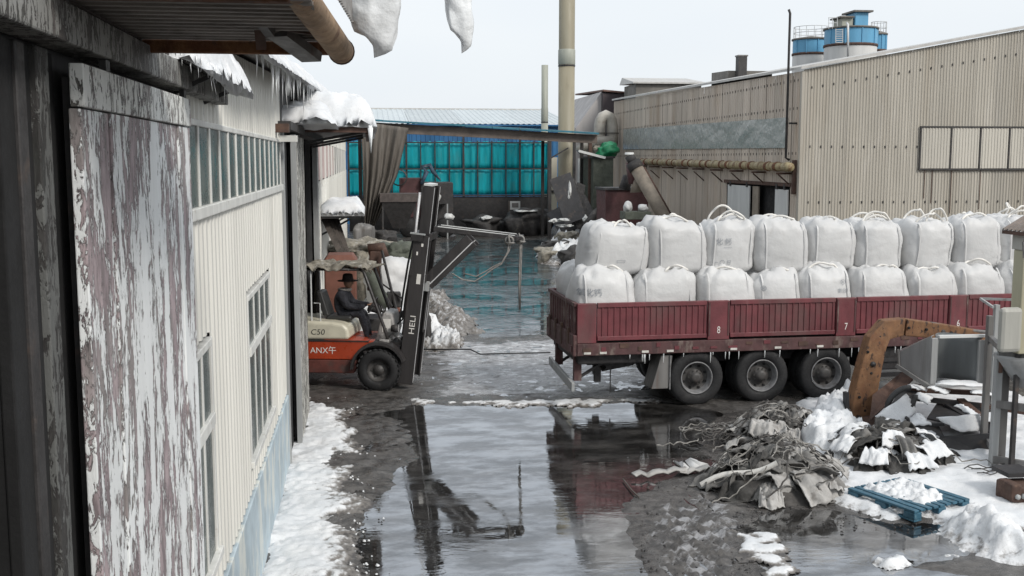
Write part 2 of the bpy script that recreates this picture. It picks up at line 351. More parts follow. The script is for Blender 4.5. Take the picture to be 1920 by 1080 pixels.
# snow: white, a little grit; thin grey edges where it has melted into the mud (vertex attribute 'dirt')
N = NT('snow')
d = N.math('ADD', N.attr('dirt'), N.rng(N.noise(9, 8, .7), .35, .75, -.35, .35, False))
col = N.mix(N.rng(N.noise(2.5, 5, .6), .3, .7), (.63, .65, .67), (.74, .745, .75)); col = N.mix(N.rng(N.noise(6, 7, .7, ONE, 4.0), .52, .75, 0, .5), col, (.50, .51, .52)); col = N.mix(N.rng(N.noise(70, 4, .7, ONE, 6.0), .54, .68, 0, .55), col, (.42, .42, .42)); col = N.mix(N.rng(d, .22, .75), col, (.17, .155, .14)); col = N.mix(N.rng(d, .75, 1.1), col, (.06, .054, .05))
N.set(col, N.rng(d, .2, .9, .65, .35)); N.bump(N.noise(24, 6, .65), .28, .04); N.b.inputs['Subsurface Weight'].default_value = .0
mat('ice', (.80, .82, .83), .18, .12, 6, ONE, [((.80, .82, .83), 5, ONE, .5, .7, .7)], bump=(.4, 10, .03))
M['ice'].node_tree.nodes['Principled BSDF'].inputs['Transmission Weight'].default_value = .0

# peeling paint over mauve-grey board
def peel(name, paint, base, amount=.5, big=.5, ys=1.0):
    N = NT(name)
    a = N.noise(25 * ys, 6, .72, (1, 1, .33), 1.0, .7); b = N.noise(2.0, 6, .66, (1, 1.3, .36), 7.0, 1.0); d2 = N.noise(4.2, 3, .5, (1, 1, .06), 4.0)
    A = N.math('ADD', N.math('MULTIPLY', b, big), N.math('MULTIPLY', d2, big * .12))
    m = N.math('ADD', A, N.math('MULTIPLY', a, .75)); mid = (big * 1.12 + .75) * .5 + (.5 - amount) * .3
    pf = N.rng(m, mid - .008, mid + .008); rim = N.math('MULTIPLY', N.rng(m, mid - .05, mid - .012), N.math('SUBTRACT', 1.0, pf))
    under = N.mix(N.rng(N.noise(9, 6, .65, (1, 1, .3), 11.0), .35, .68), tuple(x * .55 for x in base), tuple(x * 1.3 for x in base))
    under = N.mix(N.rng(N.noise(2.1, 5, .6, (1, 1, .5), 15.0), .45, .65, 0, .7), under, (base[0] * .78, base[1] * .92, base[2] * .84))
    under = N.mix(N.math('MULTIPLY', rim, .8), under, (.028, .024, .024))  # dark outline: bare board edge plus crack shadow painted in
    pc = N.mix(N.rng(N.noise(3, 5, .6, VS, 21.0), .35, .7), tuple(x * .88 for x in paint), paint)
    N.set(N.mix(pf, under, pc), .65); N.bump(N.math('ADD', pf, N.math('MULTIPLY', a, .8)), .8, .012)
peel('peel_near', (.84, .86, .86), (.36, .295, .305), .58, 1.1)
peel('peel_top', (.80, .81, .78), (.22, .19, .185), .62, .4)
peel('peel_far', (.72, .71, .66), (.16, .145, .13), .5, .3, .8)
peel('peel_post', (.12, .123, .118), (.04, .038, .036), .55, .4)
peel('peel_header', (.30, .30, .285), (.11, .10, .095), .55, .4)

# ground: wet asphalt and mud, slush by attribute
N = NT('ground')
sl = N.math('ADD', N.attr('slush'), N.rng(N.noise(3.2, 8, .68, (1, 1.6, 1)), .3, .7, -.38, .38, False))
wet = N.math('ADD', N.attr('wet'), N.rng(N.noise(1.7, 6, .62, ONE, 3.0), .3, .7, -.3, .3, False))
col = N.mix(N.rng(N.noise(5, 9, .7), .3, .7), (.034, .031, .029), (.125, .116, .108))
col = N.mix(N.rng(N.noise(40, 5, .7, ONE, 5.0), .62, .7), col, (.14, .13, .12))
col = N.mix(N.rng(sl, .35, .62), col, (.33, .33, .34)); col = N.mix(N.rng(sl, .68, .95), col, (.66, .68, .70))
N.set(col, N.rng(wet, .25, .75, .75, .16)); N.b.inputs['Specular IOR Level'].default_value = .7
N.bump(N.math('ADD', N.noise(26, 6, .65, (1, 1.8, 1)), N.math('MULTIPLY', N.noise(6, 4, .6, (1, 2.2, 1), 2.0), 1.5)), .6, .035)
# water: clear sheet with extra mirror share added to brighten the puddles
def water(name, ior, wave, scale, stretch, tint, alpha, extra_mirror):
    N = NT(name); N.n.remove(N.b)
    gl = N.n.new('ShaderNodeBsdfGlossy'); N.l.new(N.rng(N.noise(1.1, 6, .65, (1, 1.8, 1), 12.0), .45, .68, .012, .16), gl.inputs['Roughness']); gl.inputs['Color'].default_value = (.92, .94, .97, 1)
    df = N.n.new('ShaderNodeBsdfDiffuse'); df.inputs['Color'].default_value = (*tint, 1)
    tr = N.n.new('ShaderNodeBsdfTransparent'); tr.inputs['Color'].default_value = (.75, .74, .72, 1)
    m0 = N.n.new('ShaderNodeMixShader'); N.l.new(N.rng(N.noise(1.4, 7, .65, (1, 1.6, 1), 6.0), .4, .7, alpha * .3, min(1, alpha * 2.6)), m0.inputs[0])
    fr = N.n.new('ShaderNodeFresnel'); fr.inputs['IOR'].default_value = ior; ms = N.n.new('ShaderNodeMixShader')
    b = N.n.new('ShaderNodeBump'); b.inputs['Strength'].default_value = wave; b.inputs['Distance'].default_value = .02
    N.l.new(N.math('MULTIPLY', N.noise(scale, 3, .5, stretch), N.rng(N.noise(.5, 3, .5, ONE, 8.0), .42, .62, .12, 1)), b.inputs['Height'])
    N.l.new(b.outputs[0], gl.inputs['Normal']); N.l.new(b.outputs[0], fr.inputs['Normal'])
    N.l.new(tr.outputs[0], m0.inputs[1]); N.l.new(df.outputs[0], m0.inputs[2])
    N.l.new(N.math('ADD', N.math('MULTIPLY', fr.outputs[0], .6), N.rng(N.noise(1.3, 7, .66, (1, 1.9, 1), 16.0), .36, .62, extra_mirror * 1.05, extra_mirror * .38)), ms.inputs[0]); N.l.new(m0.outputs[0], ms.inputs[1]); N.l.new(gl.outputs[0], ms.inputs[2]); N.l.new(ms.outputs[0], N.o.inputs[0])
water('water_calm', 2.0, .10, 5, (1, 2.2, 1), (.10, .095, .09), .25, .34)
water('water_rippled', 2.2, .8, 3.0, (1, 2.6, 1), (.16, .19, .20), .35, .22)
# ------------------------------------------------------------------ ground, water, snow
def attr_set(me, name, vals):
    a = me.attributes.new(name, 'FLOAT', 'POINT'); a.data.foreach_set('value', np.asarray(vals, np.float32).ravel())
P_NEAR = gp([(700, 775), (790, 760), (1000, 762), (1230, 752), (1340, 775), (1325, 830), (1330, 885), (1245, 905), (1205, 940), (1185, 990), (1225, 1090), (960, 1100), (720, 1100), (665, 1030), (690, 950), (750, 900), (765, 860), (770, 815), (745, 790)])
P_RIGHT = gp([(1395, 960), (1560, 952), (1700, 990), (1790, 985), (1850, 1010), (1810, 1042), (1700, 1062), (1960, 1110), (1430, 1110), (1400, 1030)])
P_FAR = gp([(850, 436), (1010, 436), (1042, 470), (1036, 610), (990, 632), (900, 634), (868, 610), (835, 560), (815, 490)])
P_TRACK = gp([(1200, 945), (1330, 905), (1440, 960), (1400, 1000), (1410, 1100), (1240, 1100), (1190, 1010)])
P_SLUSH = gp([(770, 652), (900, 640), (1050, 635), (1250, 690), (1240, 735), (1000, 752), (780, 752), (790, 700)])
P_MUD = gp([(585, 760), (700, 745), (790, 765), (770, 860), (700, 900), (660, 1000), (680, 1090), (600, 1090), (640, 900), (655, 800)])
P_DARK = gp([(600, 740), (700, 745), (780, 720), (790, 760), (740, 800), (640, 760)])
def axis_pts(*segs):
    r = []
    for a, b, st in segs: r += list(np.arange(a, b - 1e-6, st))
    return np.array(r)
gx = axis_pts((-300, -40, 40), (-40, -2, 4), (-2, 10.5, .055), (10.5, 16, .25), (16, 60, 4), (60, 500, 40))
gy = axis_pts((-40, 8, 4), (8, 9.8, .3), (9.8, 23, .055), (23, 34, .11), (34, 62, .25), (62, 120, 4), (120, 900, 60))
X, Y = np.meshgrid(gx, gy, indexing='ij')
nzv = fbm(X * 1.3, Y * 1.3, 0, 5, 3); fine = fbm(X * 7, Y * 7, 0, 3, 9); big = fbm(X * .35, Y * .35, 0, 3, 21)
sdn = np.maximum(np.maximum(poly_sd(X, Y, P_NEAR), poly_sd(X, Y, P_RIGHT)), poly_sd(X, Y, P_FAR) * .6) + nzv * .30
Z = .020 - .055 * sstep(-.22, .3, sdn) + nzv * .017 + fine * .006 + big * .010
tr = sstep(-.1, .3, poly_sd(X, Y, P_TRACK) + nzv * .15)
a0, a1 = G(1290, 930), G(1385, 1085); dv = np.array([a1.x - a0.x, a1.y - a0.y]); dv /= np.hypot(*dv)
q = (X - a0.x) * dv[1] - (Y - a0.y) * dv[0]; lug = (X - a0.x) * dv[0] + (Y - a0.y) * dv[1]
Z += tr * (.022 + .030 * np.sin(q * 2 * math.pi / .085 + .6 * np.sin(lug * 3)) * sstep(-.3, .2, np.sin(q * 2.4 + .6)) + fine * .022 - .03 * sstep(.2, .6, nzv))
mud = sstep(-.2, .4, poly_sd(X, Y, P_MUD) + nzv * .2)
Z += mud * (fine * .022 + nzv * .016 + .004)
slu = sstep(-.3, .8, poly_sd(X, Y, P_SLUSH) + nzv * .4)
Z += slu * (fine * .008 - .018 * sstep(.0, .5, nzv))
near = (Y < 75) & (Y > 8) & (X > -3) & (X < 18)
Z = np.where(near, Z, .02)
Z = np.where(X < -1.35, np.minimum(Z, .01), Z)
mb = MB(); mb.grid(np.stack([X, Y, Z], -1))
me = mb.mesh('ground', 'ground', True)
far_sl = sstep(22, 30, Y) * .10
attr_set(me, 'slush', slu * .72 - .06 + far_sl + tr * .46 - mud * .05 - .5 * sstep(-.2, .2, poly_sd(X, Y, P_DARK)))
attr_set(me, 'wet', .55 + .35 * sstep(-.6, .2, sdn) - tr * .2)
ground = bpy.data.objects.new('ground', me); COL.objects.link(ground); tag(ground, 'wet muddy asphalt yard with slush and tyre tracks', kind='structure')
def sheet(name, x0, x1, y0, y1, z, m, label):
    o = MB().add([(x0, y0, z), (x1, y0, z), (x1, y1, z), (x0, y1, z)], [(0, 1, 2, 3)]).build(name, m); return tag(o, label, kind='structure')
sheet('puddle_water', -1.2, 14.5, 8.0, 24.5, 0.0, 'water_calm', 'still meltwater lying in the low parts of the yard')
sheet('puddle_water', -.6, 15.5, 24.5, 61, .001, 'water_rippled', 'rippled meltwater in front of the teal screen wall')

SNOW_C = 0
def snow(name, poly, height, edge, amp, label, cat='snow', res=.06, seed=1, dirt=.6, dirt_in=0.0, wob=.25, base=-.03, prof=None, kind='stuff', z0=0.0, lump=3.0, m='snow', dirt_fn=None):
    A = np.array(poly); x0, y0 = A.min(0) - .4; x1, y1 = A.max(0) + .4
    X, Y = np.meshgrid(np.arange(x0, x1, res), np.arange(y0, y1, res), indexing='ij')
    n1 = fbm(X * 1.5, Y * 1.5, 0, 4, seed); n2 = fbm(X * lump * 2, Y * lump * 2, 0, 4, seed + 50, .6)
    sd = poly_sd(X, Y, poly) + n1 * wob * .6 + n2 * wob * .25
    s = sstep(0, edge, sd); Z = base + (s ** .8) * height * (1 + .35 * n1) + s * amp * n2 + (height * prof(X, Y) * s if prof else 0)
    k = sd > -.05; idx = -np.ones(X.shape, int); idx[k] = np.arange(k.sum())
    V = np.stack([X[k], Y[k], Z[k] + z0], -1)
    q = k[:-1, :-1] & k[1:, :-1] & k[1:, 1:] & k[:-1, 1:]; i, j = np.nonzero(q)
    F = np.stack([idx[i, j], idx[i + 1, j], idx[i + 1, j + 1], idx[i, j + 1]], -1)
    mb = MB(); mb.V = [tuple(v) for v in V.tolist()]; mb.F = [tuple(f) for f in F.tolist()]
    o = mb.build(name, m, smooth=True)
    D = dirt * (1 - sstep(0, edge * 1.1, sd)) + dirt_in - .25 * n2 * dirt
    if dirt_fn is not None: D = D + dirt_fn(X, Y)
    attr_set(o.data, 'dirt', D[k]); tag(o, label, cat, kind=kind); return o
wallx = -1.26
dfn = lambda X, Y: .62 * sstep(.25, 1.15, X - wallx + .18 * fbm(X * 1.2, Y * .8, 0, 3, 77)) - .12
snow('snow_strip', gp([(574, 748), (665, 760), (680, 830), (672, 900), (690, 960), (690, 1110), (440, 1110)]) + [(wallx - .3, 12), (wallx - .3, 19.3)], .085, .55, .013, 'bright strip of trodden snow along the foot of the white wall', seed=5, dirt=.7, res=.035, lump=6, wob=.35, base=-.005, dirt_fn=dfn)
snow('snow_field', gp([(1500, 735), (1640, 715), (1800, 700), (1960, 760), (2000, 1020), (1850, 990), (1750, 978), (1640, 968), (1560, 950), (1530, 905), (1560, 860), (1500, 820)]), .09, .3, .02, 'smooth snow lying round the scrap on the right of the yard', seed=8, dirt=.5, dirt_in=.03, res=.06, base=.0)
snow('snow_mound', gp([(1475, 885), (1482, 815), (1510, 775), (1560, 752), (1620, 750), (1640, 800), (1612, 872)]), .44, .5, .05, 'tall lumpy snow mound beside the rusty crane arm', seed=12, dirt=.2, dirt_in=.0, res=.035, lump=5, wob=.2)
snow('snow_heap', gp([(1700, 1004), (1770, 985), (1815, 960), (1900, 962), (1960, 1000), (1980, 1080), (1880, 1062), (1790, 1050), (1690, 1052), (1790, 1030), (1740, 1008)]), .36, .8, .045, 'ploughed heap of dirty snow in the lower right corner', seed=15, dirt=.4, dirt_in=.10, res=.04, lump=4, wob=.25)
snow('slush_patch', gp([(1395, 1010), (1440, 1015), (1462, 1040), (1500, 1072), (1440, 1090), (1405, 1050)]), .035, .12, .006, 'flat slush patch between tyre tracks and brown puddle', seed=18, dirt=.85, dirt_in=.30, res=.03, wob=.35, base=.012)
snow('slush_lump', gp([(1648, 1054), (1680, 1046), (1695, 1056), (1670, 1064)]), .06, .12, .03, 'small slush lump standing in the brown puddle', seed=19, dirt=.6, res=.03, base=0)
snow('snow_bank', [(-.9, 27), (.9, 26.3), (2.0, 26.6), (2.1, 28), (1.5, 30), (1.6, 33), (1.0, 38), (.3, 42), (-1.1, 42), (-1.1, 30)], .55, 1.3, .12, 'snow bank behind the forklift with a muddy front edge', seed=22, dirt=.55, res=.08, lump=2.2, wob=.6)
snow('slush_ridge', gp([(778, 655), (800, 640), (840, 622), (880, 640), (870, 652), (820, 660)]), .22, .4, .14, 'black crusted slush ridge at the near end of the snow bank', seed=24, dirt=.5, dirt_in=.42, res=.05, lump=4.5)
snow('mud_slope', [(1.6, 27.5), (2.6, 27.3), (3.0, 30), (2.7, 34), (2.2, 39), (1.3, 40), (1.2, 34)], .28, 1.0, .16, 'grey brown frozen mud slope beside the rippled water', seed=27, dirt=.2, dirt_in=.72, res=.09, lump=2.5, wob=.5)
snow('snow_pile', [(7.6, 46.5), (10.6, 45.5), (11.2, 50), (10.8, 57), (9.4, 57), (8.2, 52)], .55, 1.2, .3, 'low rubble pile under old snow by the canopy posts', seed=31, dirt=.5, dirt_in=.28, res=.12, lump=1.6, wob=.6)
snow('slush_ledge', gp([(780, 752), (900, 750), (1060, 752), (1225, 746), (1232, 752), (1060, 761), (900, 760), (785, 759)]), .035, .10, .008, 'thin pale ice ledge crossing the puddle behind the forklift wheel', seed=34, dirt=.5, dirt_in=.34, res=.035, wob=.35, base=.0)

# ------------------------------------------------------------------ left: white workshop
WX = -1.28
EAVE = lambda y: 5.57 + max(0, min(y, 45) - 10) * .034
ws = thing('workshop', 'long white clad workshop with window strip and blue painted base', 'building', (WX - .1, 8, 0))
def wallcore(y0, y1, z0, z1): MB().box(WX - .22, WX - .05, y0, y1, z0, z1).build('wall', 'interior_grey', ws)
wallcore(-6, 1.2, 0, 5.6); wallcore(1.2, 4.4, 5.02, 5.6); wallcore(4.4, 7.6, 0, 5.6)
wallcore(7.6, 16.0, 4.88, 5.6); wallcore(7.6, 8.7, 0, 1.42); wallcore(7.6, 8.7, 3.25, 4.22)
wallcore(8.7, 11.15, 0, 4.22); wallcore(11.15, 13.8, 0, 1.42); wallcore(11.15, 13.8, 3.25, 4.22); wallcore(13.8, 16.0, 0, 4.22)
wallcore(16, 16.9, 5.12, 5.6); wallcore(16.9, 19.3, 5.12, 5.9); wallcore(19.3, 26.2, 5.15, 6.0); wallcore(26.2, 62, 0, 6.2); wallcore(16.0, 16.25, 0, 5.12); wallcore(16.95, 19.3, 0, 5.12)
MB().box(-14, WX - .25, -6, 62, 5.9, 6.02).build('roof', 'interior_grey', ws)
MB().box(-14.2, -14, -6, 62, 0, 6).box(-14, WX - .23, -6.2, -6, 0, 6).box(-14, WX - .23, 62, 62.2, 0, 6).build('back_wall', 'shade_black', ws)
MB().box(-13.9, WX - .23, -5.9, 61.9, .012, .03).build('floor', 'shade_black', ws)
MB().box(-9, WX - .25, 9.0, 9.1, 0.02, 5.8).box(-9, WX - .25, 16.5, 16.6, .02, 5.8).box(-9, WX - .25, 26.4, 26.5, .02, 5.8).box(-9.1, -9, -5, 62, .02, 5.8).build('partition', 'shade_black', ws)
ys = [7.62, 8.7, 9.52, 10.34, 11.15, 12.03, 12.92, 13.8, 14.53, 15.26, 16.0]
for a, b in zip(ys[:-1], ys[1:]):
    jz = random.uniform(-.008, .008)
    rng_ = [(1.12, 1.42), (3.25, 4.2)] if (a < 8 or 11.1 < a < 13.5) else [(1.12, 4.2)]
    for z0, z1 in rng_: MB().corr((WX + jz * .4, a + .004, 0), (0, 1, 0), (0, 0, 1), (1, 0, 0), b - a - .008, z1, None, .205, .022, z0).build('cladding_sheet', 'white_clad', ws)
    MB().corr((WX + jz * .4, a + .004, 0), (0, 1, 0), (0, 0, 1), (1, 0, 0), b - a - .008, EAVE(a) + .02, EAVE(b) + .02, .205, .022, 4.9).build('cladding_sheet', 'white_clad', ws)
for a in np.arange(26.4, 60, 2.8):
    MB().corr((WX, a, 0), (0, 1, 0), (0, 0, 1), (1, 0, 0), 2.78, 4.05, None, .28, .03, .05).build('cladding_sheet', 'white_clad', ws)
    MB().corr((WX, a, 0), (0, 1, 0), (0, 0, 1), (1, 0, 0), 2.78, EAVE(a), EAVE(a + 2.8), .28, .03, 5.1).build('cladding_sheet', 'white_clad', ws)
    if a < 40: MB().box(WX - .03, WX + .01, a + .05, a + 2.7, 4.08, 5.07).build('window_panel', 'pink_wall', ws)
    MB().box(WX, WX + .06, a - .06, a + .04, 3.9, 5.2).build('mullion', 'white_paint', ws)
# painted base wall with a coping
MB().box(WX - .04, WX + .045, 7.62, 16.02, -.05, 1.1).build('base_wall', 'dado_blue', ws, bevel=.01)
# window strip
pitch = (15.9 - 7.74) / 14
fr = MB().box(WX - .04, WX + .05, 7.66, 15.98, 4.16, 4.25).box(WX - .04, WX + .03, 7.66, 15.98, 4.85, 4.9).build('window_sill', 'white_paint', ws, bevel=.008)
for k in range(15):
    y = 7.74 + k * pitch; MB().box(WX - .03, WX + .024, y - .03, y + .03, 4.25, 4.85).build('mullion', 'white_paint', ws, bevel=.004)
for k in range(14):
    y = 7.74 + k * pitch; MB().box(WX - .01, WX + .012, y + .03, y + pitch - .03, 4.252, 4.848).build('pane', 'glass_left', ws)
def window(y0, y1, z0, z1, cols, tz):
    wn = MB().box(WX - .05, WX + .024, y0, y0 + .07, z0, z1).box(WX - .05, WX + .024, y1 - .07, y1, z0, z1).box(WX - .05, WX + .03, y0 + .07, y1 - .07, z1 - .06, z1).box(WX - .05, WX + .055, y0 - .05, y1 + .05, z0 - .07, z0).build('window', 'white_paint', ws, bevel=.006)
    MB().box(WX - .04, WX + .04, y0 + .07, y1 - .07, tz - .05, tz + .05).build('transom', 'white_paint', wn, bevel=.005)
    cw = (y1 - y0 - .14) / cols
    for k in range(cols + 1):
        y = y0 + .07 + k * cw
        if 0 < k < cols: MB().box(WX - .04, WX + .018, y - .03, y + .03, z0, tz - .05).box(WX - .04, WX + .018, y - .03, y + .03, tz + .05, z1 - .06).build('mullion', 'white_paint', wn, bevel=.004)
        if k < cols:
            for a, b in ((z0 + .01, tz - .05), (tz + .05, z1 - .06)): MB().box(WX - .02, WX + .008, y + .03, y + cw - .03, a, b).build('pane', 'glass_left', wn)
window(7.66, 8.67, 1.45, 3.2, 2, 2.55); window(11.2, 13.76, 1.45, 3.2, 4, 2.6)
# eave: fascia, snow lip and icicles
mb = MB()
for a, b in zip(np.arange(9.2, 60, 1.7), np.arange(9.2, 60, 1.7) + 1.7):
    mb.hexa([(WX - 1.2, a, EAVE(a) + .35), (-.98, a, EAVE(a)), (-.98, b, EAVE(b)), (WX - 1.2, b, EAVE(b) + .35)] + [(WX - 1.2, a, EAVE(a) + .42), (-.97, a, EAVE(a) + .07), (-.97, b, EAVE(b) + .07), (WX - 1.2, b, EAVE(b) + .42)])
mb.build('eave_roof', 'grey_steel', ws)
def snow_slab(name, x0, x1, y0, y1, zf, th, label, res=.05, seed=1, over=.08, dirt_in=-.3, droop=.0):
    """closed snow blanket: lumpy top, rounded rim, flat underside"""
    X, Y = np.meshgrid(np.arange(x0 - over, x1 + over + res, res), np.arange(y0 - over, y1 + over + res, res), indexing='ij')
    n = fbm(X * 1.6, Y * 1.6, 0, 4, seed); n2 = fbm(X * 9, Y * 9, 0, 3, seed + 4)
    ex = np.minimum(X - x0 + over, x1 + over - X); ey = np.minimum(Y - y0 + over, y1 + over - Y); e = np.minimum(ex, ey) + n2 * .025
    s = np.sqrt(np.clip(e / (th * .75), 0, 1)); base = np.vectorize(zf)(X, Y)
    Z = base + .012 + th * s * (1 + .35 * n) + .012 * n2 - droop * (1 - sstep(0, .15, e))
    Zb = base - .02 - droop * (1 - sstep(0, .12, e)) * (1 + n)
    mb = MB(); mb.grid(np.stack([X, Y, Z], -1)); nu, nv = X.shape; b = len(mb.V); mb.grid(np.stack([X, Y, Zb], -1))
    rim = [(i, 0) for i in range(nu)] + [(nu - 1, j) for j in range(1, nv)] + [(i, nv - 1) for i in range(nu - 2, -1, -1)] + [(0, j) for j in range(nv - 2, 0, -1)]
    for (i, j), (k, l) in zip(rim, rim[1:] + rim[:1]): mb.F.append((i * nv + j, k * nv + l, b + k * nv + l, b + i * nv + j))
    o = mb.build(name, 'snow', smooth=True); attr_set(o.data, 'dirt', np.full(len(o.data.vertices), dirt_in)); return tag(o, label, 'snow', kind='stuff')
snow_slab('eave_snow', -1.9, -.98, 9.4, 44, lambda x, y: EAVE(y) + .07 - .45 * (x + .98), .13, 'thin rim of snow along the white workshop eave', .12, 41, .05, droop=.07)
def icicles(name, pts, parent, lmin, lmax, rmax=.014):
    for p in pts:
        L = random.uniform(lmin, lmax) * random.choice((.5, 1, 1)); r = random.uniform(.5, 1) * rmax * (.5 + .5 * L / lmax); p = Vector(p)
        MB().tube([p + Vector((0, 0, .03)), p, p + Vector((random.uniform(-.01, .01), 0, -L * .45)), p + Vector((random.uniform(-.01, .01), 0, -L))], [r, r, r * .6, .001], 6).build(name, 'ice', parent, True)
ic = thing('icicle_row', 'row of thin icicles hanging from the workshop eave', 'icicles', (-.97, 10, 5.3))
icicles('icicle', [(-.95 + random.uniform(-.03, .03), y, EAVE(y) + .0) for y in sorted(random.uniform(9.6, 30) for _ in range(85))], ic, .10, .5, .022)
# header beam, boards and near doorway frame
MB().box(WX - .04, WX + .12, 1.0, 9.35, 5.06, 5.22).build('door_header', 'peel_header', ws, bevel=.01)
MB().box(WX - .045, WX + .08, 1.0, 6.9, 5.24, 5.58).build('fascia_board', 'board_brown', ws)
MB().box(WX - .05, WX + .10, 2.2, 4.6, 5.225, 5.36).build('track_cover', 'peel_post', ws, bevel=.01)
MB().box(WX - .30, WX - .022, 4.03, 4.75, 0, 5.04).build('shade_backing', 'shade_black', ws)  # black sheet behind the posts, standing in for shaded gaps
for y0, y1, m, xx in ((4.02, 4.13, 'shade_black', -.008), (4.23, 4.33, 'dark_steel', -.004), (4.43, 4.585, 'peel_post', .01)):  # posts coloured near black for the deep shade under the overhang
    MB().box(WX - .06, WX + xx, y0, y1, 0, 5.045).build('jamb', m, ws, bevel=.008)
MB().box(WX - .05, WX + .0, 7.98, 9.4, 4.9, 5.05).build('lintel', 'peel_top', ws)

# near sliding door with peeling paint
dr = thing('sliding_door', 'huge peeling white sliding door nearest the camera, mauve board showing', 'door', (WX + .1, 6.2, .06))
dy0, dy1 = 4.70, 7.42
MB().box(WX + .055, WX + .115, dy0, dy1, 4.82, 5.0).build('top_rail', 'peel_top', dr, bevel=.006)
edges = [dy0, 5.18, 5.62, 6.08, 6.54, 6.98, dy1]
for a, b in zip(edges[:-1], edges[1:]):
    o = random.uniform(-.006, .006); MB().box(WX + .05 + o, WX + .10 + o, a + .003, b - .003, .08, 4.814).build('plank', 'peel_near', dr, bevel=.006)
MB().box(WX + .0, WX + .05, dy0 + .1, dy1 - .1, .08, 4.95).build('backing', 'dark_steel', dr)
for y in (5.2, 7.3): MB().box(WX + .07, WX + .10, y - .04, y + .04, 5.005, 5.055).build('roller_bracket', 'dark_steel', dr)
# second sliding door, pushed open beside the forklift
d2 = thing('sliding_door', 'narrow peeling sliding door pushed open beside the forklift', 'door', (WX + .12, 18.3, .06))
for a, b in ((17.15, 17.7), (17.7, 18.3), (18.3, 18.9), (18.9, 19.45)): MB().box(WX + .09, WX + .15, a + .004, b - .004, .06, 4.98).build('plank', 'peel_far', d2, bevel=.006)
MB().box(WX + .085, WX + .165, 17.02, 17.146, .05, 5.0).build('edge_stile', 'pale_steel', d2, bevel=.005)
MB().box(WX + .03, WX + .088, 17.2, 19.4, .08, 4.9).build('backing', 'dark_steel', d2)
MB().box(WX - .05, WX + .06, 16.02, 16.16, 0, 5.1).build('jamb', 'pale_steel', ws, bevel=.008)
MB().box(WX - .3, WX + .03, 16.4, 16.94, 0, 5.1).build('jamb', 'shade_black', ws)  # black block standing in for the dark gap before the second door
MB().box(WX - .04, WX + .2, 15.6, 27, 5.03, 5.15).build('door_track', 'dark_steel', ws)
MB().box(WX + .0, WX + .2, 15.2, 15.36, 4.98, 5.10).build('track_end', 'rust_brown', ws)
MB().box(WX + .0, WX + .28, 15.7, 15.8, 4.86, 4.95).build('track_end', 'white_paint', ws)
for y, m in ((26.2, 'pale_steel'), (26.5, 'peel_far')): MB().box(WX - .1, WX + .07, y, y + .26, 0, 5.1).build('jamb', m, ws, bevel=.01)
# snow laden canopy over the doorway
cp = thing('door_canopy', 'steel canopy over the open doorway carrying thick snow', 'canopy', (-.6, 22, 5.1))
MB().box(WX - .02, .05, 19.2, 27.5, 5.16, 5.22).build('deck', 'dark_steel', cp)
MB().box(WX, .06, 19.12, 19.22, 5.08, 5.20).build('edge_beam', 'rust_brown', cp); MB().box(-.04, .06, 19.25, 27.5, 5.06, 5.15).build('edge_beam', 'rust_brown', cp)
for y in (20.5, 23, 25.5): MB().beam((WX, y, 4.9), (-.1, y, 5.12), .05, .05).build('bracket', 'dark_steel', cp)
snow_slab('canopy_snow', WX + .0, .06, 19.15, 27.5, lambda x, y: 5.23, .52, 'thick smooth snow load on the doorway canopy', .07, 44, .09, droop=.05)
MB().tube([(-1.32 + .1, 19.0, 5.2), (-1.18, 19.02, 4.95)], [.05, .004], 6).build('icicle', 'ice', cp, True)
MB().tube([(.05, 19.1, 5.2), (.055, 19.1, 4.72)], [.06, .004], 6).build('icicle', 'ice', cp, True)
snow_slab('canopy_snow', -1.5, -.62, 17.3, 18.9, lambda x, y: 5.2, .30, 'lump of snow on the sliding door track end', .06, 47, .08, droop=.04)
# lower awning further along
aw = thing('awning', 'small flat awning on the wall beyond the doorway', 'awning', (-.8, 30, 3.1))
MB().box(WX, -.22, 28.3, 33.0, 3.08, 3.16).build('deck', 'dark_steel', aw); MB().beam((WX, 29, 2.6), (-.4, 29, 3.08), .05, .05).build('bracket', 'dark_steel', aw); MB().beam((WX, 32, 2.6), (-.4, 32, 3.08), .05, .05).build('bracket', 'dark_steel', aw)
snow_slab('awning_snow', WX + .02, -.2, 28.3, 33.0, lambda x, y: 3.16, .28, 'bright snow slab on the small flat awning', .08, 49, .05)
# near awning
na = thing('awning', 'little pent awning at the near end of the white wall', 'awning', (-1.1, 8.3, 5.0))
MB().hexa([(WX, 7.0, 5.26), (-1.0, 7.0, 5.17), (-1.0, 9.3, 5.17), (WX, 9.3, 5.26), (WX, 7.0, 5.29), (-1.0, 7.0, 5.20), (-1.0, 9.3, 5.20), (WX, 9.3, 5.29)]).build('deck', 'dark_steel', na)
for y in (7.5, 8.8): MB().beam((WX, y, 5.05), (-1.02, y, 5.17), .03, .03).build('bracket', 'dark_steel', na)
snow_slab('awning_snow', WX + .02, -1.0, 7.0, 9.3, lambda x, y: 5.21 - .32 * (x + 1.0), .20, 'snow cushion with icicles on the near pent awning', .035, 52, .04, droop=.05)
icicles('icicle', [(-.98 + random.uniform(-.02, .02), 7.0 + random.uniform(0, 1.0), 5.18) for _ in range(14)] + [(x, 6.97, 5.2 + .3 * (-1.0 - x)) for x in np.arange(-1.2, -1.0, .03)], na, .05, .17, .008)

